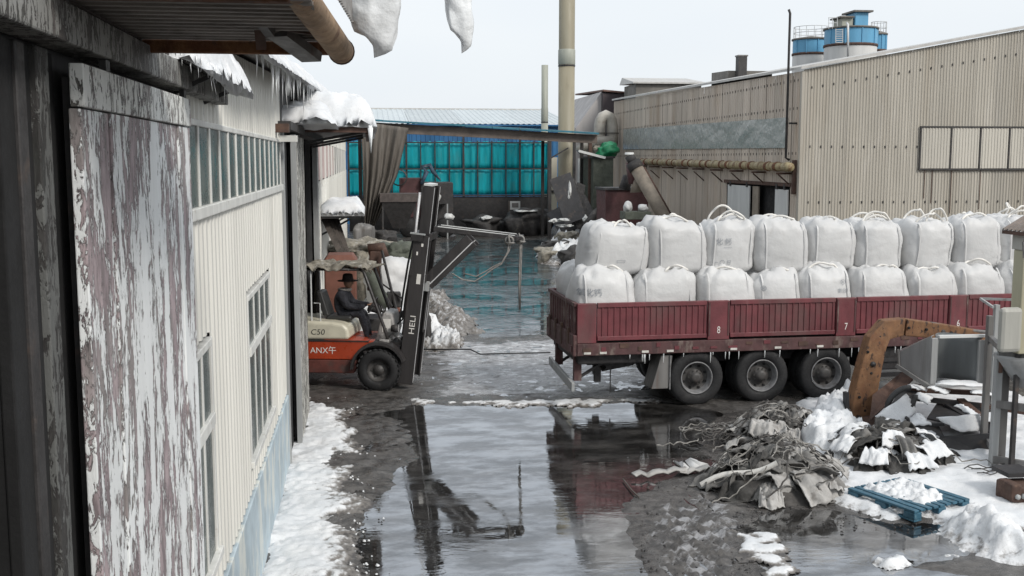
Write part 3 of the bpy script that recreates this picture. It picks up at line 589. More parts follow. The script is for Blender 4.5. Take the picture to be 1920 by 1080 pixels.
# overhang above the camera: corrugated soffit on rusty tubes
ov = thing('overhang', 'low roof overhang with corrugated underside on rusty tubes', 'roof', (-1, 5, 5.1))
def P5(x, y, d): return AY(x, y, d)
c1, c2 = P5(640, 96, 6.0), P5(548, -30, 4.6)
MB().corr((-3.2, 4.2, 5.27), (0, 1, 0), (1, 0, 0), (0, 0, -1), 1.9, 2.98, None, .13, .022, 0).build('soffit_sheet', 'soffit', ov)
MB().box(-3.2, -.24, 4.2, 6.1, 5.30, 5.36).build('roof_deck', 'dark_steel', ov)
MB().box(-3.0, -.16, 6.10, 6.16, 5.18, 5.25).build('edge_beam', 'rust', ov, bevel=.01)
MB().box(-3.0, -.3, 4.42, 4.50, 5.225, 5.262).build('cross_beam', 'rust', ov, bevel=.01)
MB().tube([c1, c2, c2 + (c2 - c1) * .6], .068, 20).build('rusty_tube', 'rust_pipe', ov, True)
MB().lathe([(.068, 0), (.073, 0), (.073, .02), (.05, .02)], tuple(c1 + Vector((0, -.01, 0))), 'y', 20).build('tube_end', 'rust_brown', ov, True)
e = Vector((.13, .02, .05)); MB().corr(c1 + Vector((.09, .05, .10)), (c2 - c1).normalized(), (0, .3, .95), (1, 0, 0), 1.9, .12, None, .05, .015).build('roof_edge', 'grey_steel', ov)
MB().beam(P5(470, -5, 5.4), P5(510, 50, 5.6), .05, .12).build('gusset', 'grey_steel', ov); MB().beam(P5(470, 45, 5.6), P5(590, 62, 5.7), .02, .02).build('strut', 'rust_brown', ov)
MB().beam(P5(520, 60, 5.7), P5(585, 108, 6.0), .12, .05).build('gusset', 'grey_steel', ov)
MB().beam(P5(486, 50, 5.6), P5(490, 90, 5.7), .05, .03).build('hanger', 'rust_brown', ov)
MB().box(-.1, .75, 5.82, 5.96, 5.62, 5.68).build('roof_deck', 'dark_steel', ov)
def ice_lump(name, ctr_px, dep, wpx, hpx, label, seed, lean=0.0):
    c = AY(*ctr_px, dep); k = dep / FPX; nu, nv = 26, 34; A = np.zeros((nu, nv, 3)); wd = wpx * k / 2; ht = hpx * k
    for i in range(nu):
        t = i / (nu - 1)
        for j in range(nv):
            a = j / (nv - 1) * 2 * math.pi
            r = (1 - .55 * t ** 2.2) if i < nu - 1 else 0.02
            if i == nu - 2: r *= .7
            r *= 1 + .28 * float(fbm(np.cos(a) * 1.4 + seed, np.sin(a) * 1.4, t * 2.2, 4, seed))
            A[i, j] = (c.x + wd * r * math.cos(a) + lean * t, c.y + wd * .7 * r * math.sin(a), c.z - ht * t * (1 + .12 * math.cos(a)))
        A[i, -1] = A[i, 0]
    mb = MB(); mb.grid(A); o = mb.build(name, 'ice', smooth=True); tag(o, label, 'ice', group='ice hanging from the roof edge')
ice_lump('ice_lump', (690, -75), 5.8, 110, 155, 'broad grey ice lump hanging beside the rusty tube', 3, .02)
ice_lump('ice_lump', (850, -70), 5.9, 62, 145, 'narrow ice tongue hanging alone against the sky', 9, .04)
# ------------------------------------------------------------------ back: blue hall
bl = thing('blue_hall', 'long blue clad hall with pale ribbed roof at the far end', 'building', (8, 80, 0))
for k in range(6):
    x = -9 + k * 4.0
    MB().corr((x, 78, 0), (1, 0, 0), (0, 0, 1), (0, -1, 0), 3.98, 7.15, None, .33, .05, 0).build('cladding_sheet', 'blue_clad', bl)
    MB().corr((x, 77.7, 7.18), (1, 0, 0), (0, .99, .125), (0, -.125, .99), 3.98, 13, None, .4, .04, 0).build('roof_sheet', 'blue_roof', bl)
MB().box(-9, 15, 78.1, 78.3, 0, 7.1).box(-9, 15, 90.5, 90.7, 0, 8.6).box(-9, -8.8, 78.3, 90.5, 0, 7.2).build('wall', 'blue_clad', bl)
MB().box(-9, 15, 90.4, 90.75, 8.78, 8.9).build('ridge_cap', 'roof_trim', bl); MB().box(-9, 15, 77.6, 77.75, 7.05, 7.16).build('gutter', 'blue_clad', bl)

# teal screen wall
ts = thing('screen_wall', 'teal sheet screen in a black steel frame under the canopy', 'screen', (5, 70, 0))
TY = 70.0; xs0, xs1 = -1.25, 11.75; npan = 14; pw = (xs1 - xs0) / npan
for k in range(npan):
    x = xs0 + k * pw
    for z0, z1 in ((2.35, 3.98), (4.06, 5.78)):
        u = np.linspace(0, pw - .02, 16); v = np.linspace(z0, z1, 6); U_, V_ = np.meshgrid(u, v, indexing='ij')
        yy = TY + .05 * fbm((U_ + x) * 5.5, V_ * .35, 0, 2, k + 3)
        mb = MB(); mb.grid(np.stack([x + .01 + U_, yy, V_ + (.05 * fbm((U_ + x) * 6, V_ * 0, 0, 2, 4) * (V_ > 5.7))], -1)); mb.build('panel', 'teal_sheet', ts, True, solid=.012)
for k in range(npan + 1): MB().box(xs0 + k * pw - (.06 if k % 4 == 0 else .035), xs0 + k * pw + (.06 if k % 4 == 0 else .035), TY - .16, TY - .08, 2.2, 5.85 + (.9 if k % 4 == 0 else 0)).build('post', 'dark_steel', ts)
for z in (2.28, 4.02, 5.72): MB().box(xs0, xs1, TY - .24, TY - .165, z - .045, z + .045).build('rail', 'dark_steel', ts)
MB().box(xs0, xs1, TY - .15, TY + .1, 0, 2.2).build('base_wall', 'dark_steel', ts)

# canopy shed in front of it
cn = thing('canopy_shed', 'dark open canopy shed with blue roof edge on thin posts', 'shed', (6, 62, 0))
def cz(x): return 6.80 - (x - .0) * .052
MB().hexa([(-.6, 61.7, cz(-.6) - .62), (13.3, 61.7, cz(13.3) - .55), (13.3, 62, cz(13.3) - .55), (-.6, 62, cz(-.6) - .62), (-.6, 61.7, cz(-.6) - .06), (13.3, 61.7, cz(13.3) - .06), (13.3, 62, cz(13.3) - .06), (-.6, 62, cz(-.6) - .06)]).build('front_beam', 'canopy_beam', cn)
for k in range(9):
    a = -.7 + k * 1.56; b = a + 1.54; dz = random.uniform(0, .05)
    MB().hexa([(a, 61.3, cz(a) - .05 + dz), (b, 61.3, cz(b) - .05 + dz), (b, 64.5, cz(b) + .1), (a, 64.5, cz(a) + .1), (a, 61.3, cz(a) + .05 + dz), (b, 61.3, cz(b) + .05 + dz), (b, 64.5, cz(b) + .2), (a, 64.5, cz(a) + .2)]).build('roof_sheet', 'canopy_blue', cn)
for x, r in ((10.5, .10), (11.95, .08), (12.9, .10), (-.45, .10)): MB().box(x - r, x + r, 61.72, 61.72 + 2 * r, 0, cz(x) - .55).build('post', 'dark_steel' if x < 12.5 else 'rust_brown', cn)
for x in (10.5, 12.9): MB().box(x - .09, x + .09, 64.2, 64.4, 0, cz(x)).build('post', 'dark_steel', cn)
MB().beam((10.55, 61.8, 4.7), (11.6, 61.8, 5.3), .08, .08).build('brace', 'dark_steel', cn)
# tarpaulin curtain gathered to one side
ct = 40; A = np.zeros((ct, 26, 3))
for i in range(ct):
    s = i / (ct - 1)
    for j in range(26):
        t = j / 25; top0, top1 = P5(676, 228, 60.9), P5(766, 240, 60.9); mid0, mid1 = P5(682, 330, 60.9), P5(745, 330, 60.9); bot0, bot1 = P5(684, 438, 60.9), P5(698, 436, 60.9)
        tt = min(1, t * 2) if t < .5 else (t - .5) * 2
        L = (top0.lerp(mid0, tt), top1.lerp(mid1, tt)) if t < .5 else (mid0.lerp(bot0, tt), mid1.lerp(bot1, tt))
        p = L[0].lerp(L[1], s); A[i, j] = (p.x, p.y + .18 * math.sin(s * 38 + t * 2) * (.3 + t) + .12 * math.sin(s * 13), p.z)
mb = MB(); mb.grid(A); o = mb.build('curtain', 'tarp_grey', smooth=True, solid=.01); tag(o, 'grey tarpaulin curtain gathered at the left of the canopy shed', 'curtain')

# things under the canopy
hp = thing('hopper', 'dark hopper on legs behind the gathered curtain', 'hopper', (3, 60, 0))
def frust(mb, c, a0, b0, a1, b1, z0, z1):
    x, y = c; return mb.hexa([(x - a0, y - b0, z0), (x + a0, y - b0, z0), (x + a0, y + b0, z0), (x - a0, y + b0, z0), (x - a1, y - b1, z1), (x + a1, y - b1, z1), (x + a1, y + b1, z1), (x - a1, y + b1, z1)])
hc = P5(748, 400, 60).x
frust(MB(), (hc, 60.3), .35, .35, 1.0, .9, .8, 2.3).build('cone', 'dark_steel', hp); MB().box(hc - 1.05, hc + 1.05, 59.35, 61.2, 2.3, 2.75).build('rim', 'board_brown', hp)
for dx in (-.9, .9):
    for dy in (-.75, .75): MB().box(hc + dx - .05, hc + dx + .05, 60.3 + dy - .05, 60.3 + dy + .05, 0, 2.3).build('leg', 'dark_steel', hp)
lo = thing('loader', 'dark machine with a hooded seat standing under the canopy', 'machine', (4.2, 64, 0))
q0, q1 = P5(750, 342, 64), P5(849, 412, 64)
MB().box(q0.x + 1.2, q1.x, 63.6, 66, 1.0, q0.z).build('body', 'dark_steel', lo, bevel=.05); MB().box(q0.x, q0.x + 1.25, 63.8, 66, 1.2, q0.z + .25).build('box', 'red_hopper', lo, bevel=.03)
pp = [P5(790, 345, 63.5), P5(800, 322, 63.5), P5(792, 312, 63.5), P5(806, 310, 63.5), P5(812, 322, 63.5), P5(826, 338, 63.5)]
MB().tube(pp, [.10, .14, .12, .14, .12, .04], 8).build('hood', 'blue_rag', lo, True); MB().lathe([(.42, -.04), (.5, 0), (.42, .04)], tuple(P5(748, 333, 63.5)), 'y', 18, True).build('steering_wheel', 'dark_steel', lo)
for x in (q0.x + .5, q1.x - .5): MB().lathe([(.02, -.2), (.5, -.2), (.6, -.1), (.6, .1), (.5, .2), (.02, .2)], (x, 63.6, .6), 'y', 20).build('wheel', 'rubber', lo, True)
def lump(name, px, dep, wpx, hpx, m, label, cat, seed=0, rough=.25, n=14):
    """irregular rounded thing resting on what is under it; px = centre of its base"""
    c = AY(*px, dep); k = dep / FPX; A = np.zeros((n, 2 * n, 3))
    for i in range(n):
        f = i / (n - 1) * math.pi
        for j in range(2 * n):
            a = j / (2 * n - 1) * 2 * math.pi; d = Vector((math.sin(f) * math.cos(a), math.sin(f) * math.sin(a), math.cos(f)))
            r = 1 + rough * float(fbm(d.x * 1.8 + seed, d.y * 1.8, d.z * 1.8, 3, seed)); A[i, j] = (c.x + d.x * r * wpx * k / 2, c.y + d.y * r * wpx * k / 2, c.z + max(-.02, (d.z * r * .55 + .45) * hpx * k))
        A[i, -1] = A[i, 0]
    if name in ('junk_heap', 'bundle', 'rubble', 'rubbish_heap', 'snow_pillow', 'tyre_scrap'): A[int(n * .62):, :, 2] = -.02
    mb = MB(); mb.grid(A); return tag(mb.build(name, m, smooth=True), label, cat)
lump('sack', (815, 378), 63.3, 22, 22, 'white_board', 'white sack on the bench under the canopy', 'sack', 2)
bench = thing('bench', 'dark bench with thin frame beside the hooded machine', 'bench', (5, 63, 0))
b0, b1 = P5(806, 380, 63), P5(838, 382, 63); MB().box(b0.x, b1.x, 62.6, 63.6, b0.z - .06, b0.z).build('top', 'dark_steel', bench)
for x in (b0.x, b1.x): MB().box(x - .04, x + .04, 62.6, 62.7, 0, b0.z - .06).build('leg', 'pale_steel', bench)
lump('snow_clump', (842, 412), 60, 20, 12, 'white_board', 'little white clump on the ground under the bench', 'snow', 5)
pn = thing('notice_board', 'small pale notice board leaning on the dark base wall', 'sign', (9.5, 69, 1))
a, b = P5(956, 393, 69), P5(975, 377, 69); MB().box(a.x, b.x, 68.9, 68.96, a.z, b.z).build('board', 'white_board', pn); MB().box(a.x + .12, b.x - .12, 68.87, 68.9, a.z + .15, b.z - .12).build('sheet', 'grey_steel', pn); MB().box(a.x - .1, a.x, 68.9, 69.3, a.z - .9, b.z).build('prop', 'wood_plank', pn)
for i, (x, y, wp, hp_, m, lb, ct_) in enumerate([(905, 428, 70, 22, 'dark_junk', 'low dark junk heap at the left of the screen foot', 'junk'), (985, 425, 85, 34, 'dark_junk', 'wider dark junk heap under the notice board', 'junk'), (912, 412, 24, 7, 'white_board', 'thin snow streak on the junk heap', 'snow'), (985, 398, 40, 5, 'white_board', 'thin snow line under the notice board', 'snow'), (712, 455, 60, 26, 'dark_junk', 'dark bundle under the curtain hem', 'bundle'), (680, 440, 36, 22, 'grey_steel', 'grey crumpled bundle beside the white wall end', 'bundle')]):
    lump('junk_heap' if ct_ == 'junk' else ('snow_streak' if ct_ == 'snow' else 'bundle'), (x, y), [66, 66, 65.2, 65.2, 58, 50][i], wp, hp_, m, lb, ct_, i + 11, .5)
cb = thing('side_screen', 'cream panels in a frame between the shed posts', 'screen', (11.6, 74, 0))
for i, x in enumerate((1033, 1048)): a, b = P5(x, 395, 74), P5(x + 12, 295, 74); MB().box(a.x, b.x, 74, 74.05, .3, b.z).build('panel', 'cream_panel', cb)
a, b = P5(1083, 365, 74), P5(1090, 297, 74); MB().box(a.x, b.x, 74, 74.05, a.z, b.z).build('panel', 'white_board', cb)
MB().box(11.2, 15, 73.9, 73.98, 2.35, 2.5).build('rail', 'dark_steel', cb)

# chimney and flue
def stack(name, px0, px1, pyb, ptop, dep, m, label, flanges):
    a, b = P5(px0, 200, dep), P5(px1, 200, dep); r = (b.x - a.x) / 2; cx = (a.x + b.x) / 2; zt = P5(px0, ptop, dep).z
    t = thing(name, label, 'chimney', (cx, dep, 0)); zs = sorted([0] + [P5(px0, f, dep).z for f in flanges] + [zt])
    for i, (z0, z1) in enumerate(zip(zs[:-1], zs[1:])): MB().lathe([(r * (1 - .02 * i), z0), (r * (1 - .02 * i), z1), (.01, z1)], (cx, dep, 0), 'z', 28).build('section', m, t, True)
    for z in zs[1:-1]:
        MB().lathe([(r, z - .1), (r * 1.06, z - .08), (r * 1.06, z), (r, z)], (cx, dep, 0), 'z', 28).build('flange', 'dark_steel', t, True)
        MB().lathe([(r, z + .02), (r * 1.05, z + .05), (r * 1.05, z + .9), (r, z + .95)], (cx, dep, 0), 'z', 28).build('collar', 'flue', t, True)
    return t
stack('chimney', 1047, 1077, 330, -160, 66, 'chimney', 'tall yellowish steel chimney rising through the canopy', [122])
stack('flue_pipe', 1015, 1027.5, 245, 122, 75, 'flue', 'thin greenish flue pipe left of the tall chimney', [228])

# grey gable building, duct and clutter between shed and tan hall
gb = thing('gable_house', 'grey gabled house with brown roof behind the tan hall', 'building', (19, 90, 0))
p = [P5(1080, 240, 92), P5(1128, 172, 92), P5(1180, 185, 92)]
MB().prism([(p[0].x, 0), (p[0].x, p[0].z), (p[1].x, p[1].z), (p[1].x, 0)], (0, 92, 0), (1, 0, 0), (0, 0, 1), (0, 1, 0), 12).build('gable_wall', 'gable_grey', gb)
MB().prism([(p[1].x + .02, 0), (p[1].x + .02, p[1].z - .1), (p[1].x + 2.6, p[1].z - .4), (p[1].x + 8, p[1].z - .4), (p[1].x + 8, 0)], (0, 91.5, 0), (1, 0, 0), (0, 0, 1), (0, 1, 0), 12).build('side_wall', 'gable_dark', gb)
MB().hexa([(p[1].x, 91.3, p[1].z), (p[1].x + 8, 91.3, p[1].z - .7), (p[1].x + 8, 104, p[1].z + .4), (p[1].x, 104, p[1].z + .4)] + [(p[1].x, 91.3, p[1].z + .15), (p[1].x + 8, 91.3, p[1].z - .55), (p[1].x + 8, 104, p[1].z + .55), (p[1].x, 104, p[1].z + .55)]).build('roof', 'roof_brown', gb)
rm = thing('roof_monitor', 'low roof monitor with pale lid behind the tan roof line', 'building', (24, 85, 8))
a, b = P5(1192, 192, 86), P5(1315, 158, 86)
MB().box(a.x, b.x, 86, 90, 2, b.z).build('box', 'vent_grey', rm); MB().hexa([(a.x - .3, 85.7, b.z), (b.x + .4, 85.7, b.z), (b.x + .2, 91, b.z + .2), (a.x - .2, 91, b.z + .2), (a.x - .3, 85.7, b.z + .12), (b.x + .4, 85.7, b.z + .12), (b.x + .1, 90.5, b.z + .8), (a.x - .1, 90.5, b.z + .8)]).build('lid', 'roof_trim', rm)
# elbow duct
dc = thing('elbow_duct', 'pale bent ventilation duct at the far corner of the tan hall', 'duct', (15, 66, 4))
pts = []
for x, y in ((1124, 292), (1124, 250), (1124.5, 236), (1126, 227), (1130, 220), (1136, 217), (1142, 220), (1146, 227), (1147.5, 236), (1148, 250), (1148, 272)): pts.append(P5(x, y, 68))
MB().tube(pts, .38, 16).build('duct', 'duct_white', dc, True); MB().tube([P5(1085, 285, 67.5), P5(1105, 268, 67.5), P5(1150, 264, 67.5)], .34, 14).build('branch', 'duct_white', dc, True)
for p_ in (pts[1], pts[9]): MB().lathe([(.38, -.05), (.43, -.05), (.43, .05), (.38, .05)], tuple(p_), 'z', 16).build('flange', 'vent_grey', dc)
lump('green_tarp', (1137, 296), 62, 46, 30, 'green_tarp', 'green tarpaulin bundle on the dark bin', 'tarpaulin', 21, .4)
lump('grey_tarp', (1118, 298), 62.5, 34, 24, 'tarp_dirty', 'grey tarpaulin fold left of the green tarpaulin', 'tarpaulin', 23, .4)
bn = thing('dark_bin', 'dark green bin carrying the tarpaulins', 'bin', (14, 63, 0)); a, b = P5(1112, 400, 61), P5(1150, 297, 61)
MB().box(a.x, b.x, 61, 64, 0, b.z).build('box', 'olive', bn); MB().box(a.x - .1, b.x + .1, 60.9, 64.1, b.z, b.z + .12).build('lip', 'dark_steel', bn); MB().beam(P5(1085, 283, 60.8), P5(1135, 296, 60.8), .12, .14).build('pipe', 'white_board', bn)
cl = thing('scrap_pile', 'black heap of leaning scrap plates by the canopy posts', 'scrap', (12.2, 58, 0))
for i, (x0, y0, x1, y1, wd) in enumerate([(1050, 330, 1080, 415, 1.2), (1062, 340, 1098, 425, .9), (1085, 370, 1110, 420, .8), (1045, 390, 1075, 432, 1.4), (1090, 345, 1080, 420, .5), (1100, 395, 1125, 425, .7)]):
    MB().beam(P5(x0, y0, 57.5 + i * .3), P5(x1, y1, 56.5 + i * .2), wd, .08, (random.uniform(-.5, .5), -1, random.uniform(0, .5))).build('plate', 'dark_junk' if i % 3 else 'sheet_dark', cl, bevel=.01)
MB().tube([P5(1100, 424, 55), P5(1116, 400, 55.5), P5(1135, 382, 56)], [.25, .2, .12], 9).build('bent_pipe', 'dark_junk', cl, True)
for i, (x, y, a_, b_) in enumerate(((1068, 372, 5, 26), (1098, 415, 7, 9), (1056, 414, 20, 4), (1038, 417, 15, 6), (1060, 425, 24, 4))): lump('snow_patch', (x, y), 55.5, a_, b_, 'white_board', ['upright snow streak on the leaning scrap plates', 'white snow dab at the scrap pile foot', 'flat snow bit before the canopy post', 'snow bit at the left end of the scrap pile', 'lowest snow bit before the scrap pile'][i], 'snow', 30 + i, .9, 12)
for i, (x, y, a_, b_) in enumerate(((1050, 468, 70, 20), (1030, 480, 50, 16), (1078, 486, 60, 22), (1065, 450, 40, 16))): lump('rubble', (x, y), [50, 47.5, 46.5, 53][i], a_, b_, ('dark_junk', 'tarp_dirty', 'dark_junk', 'tarp_dirty')[i], ['dark rubble under snow right of the rippled water', 'pale rubble at the water edge', 'dark rubble behind the trailer tail', 'pale rubble behind a small post'][i], 'rubble', 50 + i, .6)
po = thing('bollard', 'short black post standing in the snowy rubble', 'post', G(1062, 460)); a = G(1062, 460)
MB().box(a.x - .1, a.x + .1, a.y - .1, a.y + .1, 0, 1.1).build('shaft', 'dark_steel', po); MB().box(a.x - .25, a.x + .25, a.y - .25, a.y + .25, 0, .12).build('foot', 'dark_steel', po)
# red bin with loading tray, inclined screw conveyor
rb = thing('red_bin', 'dull red steel bin behind the first white sacks', 'bin', (15, 50, 0)); a, b = P5(1136, 440, 50), P5(1214, 356, 50)
frust(MB(), ((a.x + b.x) / 2, 51), (b.x - a.x) / 2, 1.0, (b.x - a.x) / 2 + .05, 1.05, .3, b.z).build('box', 'red_hopper', rb, bevel=.02)
MB().box(a.x - .1, b.x + .1, 49.85, 52.2, b.z, b.z + .1).build('rim', 'sheet_dark', rb)
for dx in (a.x + .2, b.x - .2): MB().box(dx - .1, dx + .1, 50.2, 50.4, 0, .5).build('leg', 'dark_steel', rb)
mo = thing('screw_conveyor', 'inclined screw conveyor tube with motor above the red bin', 'conveyor', (16, 48, 0))
c0, c1_ = P5(1180, 292, 47.5), P5(1248, 412, 46.5); MB().tube([c0.lerp(c1_, .2), c1_ + (c1_ - c0) * .35], .30, 16).build('tube', 'conveyor', mo, True); MB().tube([c0.lerp(c1_, .22) + Vector((.3, 0, .1)), c1_ + Vector((.3, 0, .1))], .07, 8).build('side_pipe', 'rust_brown', mo, True)
MB().tube([c0, c0.lerp(c1_, .1)], .22, 14).tube([c0.lerp(c1_, .1), c0.lerp(c1_, .21)], .34, 14).build('motor', 'dark_junk', mo, True); MB().lathe([(.01, 0), (.2, 0), (.22, -.1)], tuple(c0 + Vector((0, 0, .15))), 'z', 12).build('snow_cap', 'white_board', mo, True)
a, b = P5(1190, 345, 48), P5(1190, 305, 48); MB().tube([a, b], [.28, .42], 10).build('chute', 'red_hopper', mo, True); MB().tube([P5(1170, 355, 49), P5(1178, 330, 49)], .25, 10).build('valve', 'dark_junk', mo, True); MB().tube([P5(1196, 360, 47.8), P5(1194, 330, 47.8)], [.36, .12], 10).build('skirt', 'conveyor', mo, True)
tr_ = thing('tray', 'grey tray on trestle legs before the red bin', 'tray', (16, 45, 0)); a, b = P5(1172, 412, 45), P5(1222, 397, 45)
MB().box(a.x, b.x, 45, 46, a.z, b.z).build('pan', 'olive', tr_, bevel=.02); MB().beam((a.x + .1, 45.3, 0), (b.x - .1, 45.3, a.z), .06, .06).beam((b.x - .1, 45.4, 0), (a.x + .1, 45.4, a.z), .06, .06).build('trestle', 'grey_steel', tr_)
lump('white_bag', (1177, 397), 45.4, 17, 20, 'sack', 'small white bag on the left of the grey tray', 'bag', 61); lump('white_bag', (1205, 397), 45.4, 20, 15, 'sack', 'small white bag on the right of the grey tray', 'bag', 63)

# ------------------------------------------------------------------ right: tan hall
TX, TY0, TY1 = 16.2, 38.8, 70.0
th_ = thing('tan_hall', 'big tan corrugated hall on the right with pipes on its wall', 'building', (TX + 8, 54, 0))
ez = lambda y: 7.9 + (y - TY0) * .017
gz = lambda x: 7.95 + (x - TX) * .184
n = 34; dy = (TY1 - TY0) / n
for k in range(n):
    y = TY0 + k * dy; j = random.uniform(0, .012)
    segs = [(0, ez(y))]
    if 39.9 < y + dy / 2 < 47.0: segs = [(3.62, ez(y))]
    for z0, z1 in segs: MB().corr((TX - j, y + dy - .006, 0), (0, -1, 0), (0, 0, 1), (-1, 0, 0), dy - .012, ez(y + dy), ez(y), .23, .03, z0).build('cladding_sheet', 'tan_clad', th_)
for k in range(15):
    x = TX + .02 + k * .86; j = random.uniform(0, .012)
    MB().corr((x, TY0 - j, 0), (1, 0, 0), (0, 0, 1), (0, -1, 0), .855, gz(x), gz(x + .86), .122, .03, 0, prof=((0, 0), (.3, .15), (.5, 1), (.8, .85))).build('cladding_sheet', 'tan_front', th_)
MB().box(TX + .06, TX + .2, TY0 + .06, 39.9, 0, 7.8).box(TX + .06, TX + .2, 47.0, TY1, 0, 7.8).box(TX + .06, TX + .2, 39.9, 47, 3.62, 7.8).box(TX + .2, TX + 26, TY0 + .06, TY0 + .2, 0, 7.8).build('wall', 'interior_grey', th_)
MB().prism([(TX + .06, 7.8), (TX + 26, 7.8), (TX + 26, 9.7), (TX + 13, gz(TX + 13) - .05), (TX + .06, 7.88)], (0, TY0 + .06, 0), (1, 0, 0), (0, 0, 1), (0, 1, 0), .14).build('gable', 'interior_grey', th_)
MB().hexa([(TX - .15, TY0 - .18, 7.96), (TX + 13, TY0 - .18, gz(TX + 13) + .02), (TX + 13, TY1, gz(TX + 13) + .55), (TX - .15, TY1, 8.5)] + [(TX - .15, TY0 - .18, 8.06), (TX + 13, TY0 - .18, gz(TX + 13) + .12), (TX + 13, TY1, gz(TX + 13) + .65), (TX - .15, TY1, 8.6)]).build('roof', 'roof_trim', th_)
MB().box(TX - .055, TX + .06, TY0 - .06, TY0 + .12, 0, 7.9).build('corner_trim', 'tan_front', th_)
mb = MB()
for z in (3.0, 5.1, 7.3):
    for k in range(26): x = TX + .32 + k * .43; mb.box(x, x + .045, TY0 - .045, TY0 - .03, z - .045 + .07 * k * (z > 7), z + .045 + .07 * k * (z > 7))
o = mb.build('fastener_row', 'dark_junk', th_); o['kind'] = 'stuff'
mb = MB()
for z in (4.85, 6.55, 7.6):
    for k in range(88): y = TY0 + .35 + k * .35; mb.box(TX - .045, TX - .03, y, y + .04, z - .05, z + .05)
o = mb.build('fastener_row', 'dark_junk', th_); o['kind'] = 'stuff'
# plastic sheeting strip on the side wall
U_, V_ = np.meshgrid(np.linspace(40.0, 67.0, 150), np.linspace(0, 1, 14), indexing='ij'); b0 = 5.06 + (U_ - 40) * .008; t0 = 6.24 + (U_ - 40) * .011
mb = MB(); mb.grid(np.stack([TX - .07 - .03 * np.abs(fbm(U_ * .5, V_ * 1.0, 0, 3, 5)) - .05 * np.maximum(0, np.sin(U_ * 1.1 + V_ * 4)) * sstep(.2, .6, fbm(U_ * .25, V_ * .2, 0, 2, 8)), U_, b0 + (t0 - b0) * V_], -1)); mb.build('plastic_sheeting', 'plastic_sheet', th_, True)
# yellow pipe on brackets
MB().tube([(TX - .35, 38.9, 4.33), (TX - .35, 50, 4.42), (TX - .35, 62, 4.52)], .17, 14).build('yellow_pipe', 'yellow_pipe', th_, True)
for k in range(9):
    y = 39.6 + k * 2.7; MB().box(TX - .62, TX, y - .05, y + .05, 4.05 + k * .02, 4.12 + k * .02).beam((TX - .55, y, 4.05), (TX - .02, y, 3.6), .05, .05).build('bracket', 'rust_brown', th_)
for k in range(24): y = 39.2 + k * .95; MB().lathe([(.17, -.06 - .1 * random.random()), (.195, -.05), (.195, .05), (.17, .06 + .2 * random.random())], (TX - .35, y, 4.333 + (y - 38.9) * .0081), 'y', 14).build('pipe_joint', 'rust' if k % 3 else 'yellow_pipe', th_)
# vent pole at the corner
MB().tube([(TX - .15, 39.5, 4.6), (TX - .3, 39.5, 4.68), (TX - .3, 39.5, 10.1), (TX - .36, 39.5, 10.25)], .05, 8).build('vent_pole', 'dark_steel', th_, True); MB().box(TX - .32, TX, 39.2, 39.26, 5.95, 6.02).build('pole_bracket', 'dark_steel', th_); MB().box(TX - .2, TX - .06, 39.0, 39.14, 3.3, 4.6).build('pole_foot', 'rust_brown', th_)
# doorway with leaf panels
MB().box(TX + .25, TX + .3, 39.5, 47.4, 0, 3.7).build('doorway_shade', 'shade_black', th_); MB().box(TX - .12, TX + .05, 39.4, 47.2, 3.58, 3.72).build('door_rail', 'rust_brown', th_)  # black sheet put in for the unlit inside of the hall
d = MB().box(TX - .10, TX - .05, 43.9, 46.7, .1, 3.5).build('door_leaf', 'white_board', th_); MB().box(TX - .10, TX - .05, 39.7, 41.0, .1, 3.45).build('door_leaf', 'white_board', th_); MB().box(TX - .04, TX + .02, 43.0, 43.7, .1, 3.5).build('door_leaf', 'conveyor', th_)
for y in (40.0, 40.8, 44.2, 46.3): MB().box(TX - .14, TX - .08, y - .08, y + .08, 3.45, 3.66).build('roller', 'dark_steel', th_)
# framed shutters on the front wall
fx = [20.95, 22.2, 23.4, 24.6, 25.8]; z0, z1 = 4.24, 5.86
for a, b in zip(fx[:-1], fx[1:]): MB().corr((a + .04, TY0 - .08, 0), (1, 0, 0), (0, 0, 1), (0, -1, 0), b - a - .08, z1 - .04, None, .122, .02, z0 + .04).build('shutter_panel', 'shutter', th_)
for x in fx: MB().box(x - .028, x + .028, TY0 - .11, TY0 - .05, z0, z1).build('shutter_frame', 'dark_steel', th_)
for z in (z0, z1): MB().box(fx[0] - .04, fx[-1], TY0 - .115, TY0 - .05, z - .028, z + .028).build('shutter_rail', 'dark_steel', th_)
for x in (21.2, 21.5, 22.3, 23.5): MB().box(x - .012, x + .012, TY0 - .055, TY0 - .035, 2.2 + random.random(), 4.2).build('drip_stain', 'rust_brown', th_)
# rooftop boxes
rbx = thing('roof_box', 'grey roof box with a dark square vent on the tan roof', 'vent', (20, 60, 8)); a, b = P5(1365, 150, 60), P5(1448, 130, 60)
MB().hexa([(a.x, 60, 7.9), (b.x, 60, 8.4), (b.x, 63, 8.4), (a.x, 63, 8), (a.x, 60, b.z - .1), (b.x, 60, b.z - .1), (b.x, 63, b.z), (a.x, 63, b.z)]).build('box', 'vent_grey', rbx); a, b = P5(1383, 150, 59.5), P5(1400, 106, 59.5); MB().box(a.x, b.x, 59.4, 59.9, a.z - .8, b.z).build('vent', 'dark_steel', rbx); MB().box(a.x - .04, b.x + .04, 59.36, 59.94, b.z, b.z + .08).build('cap', 'grey_steel', rbx)

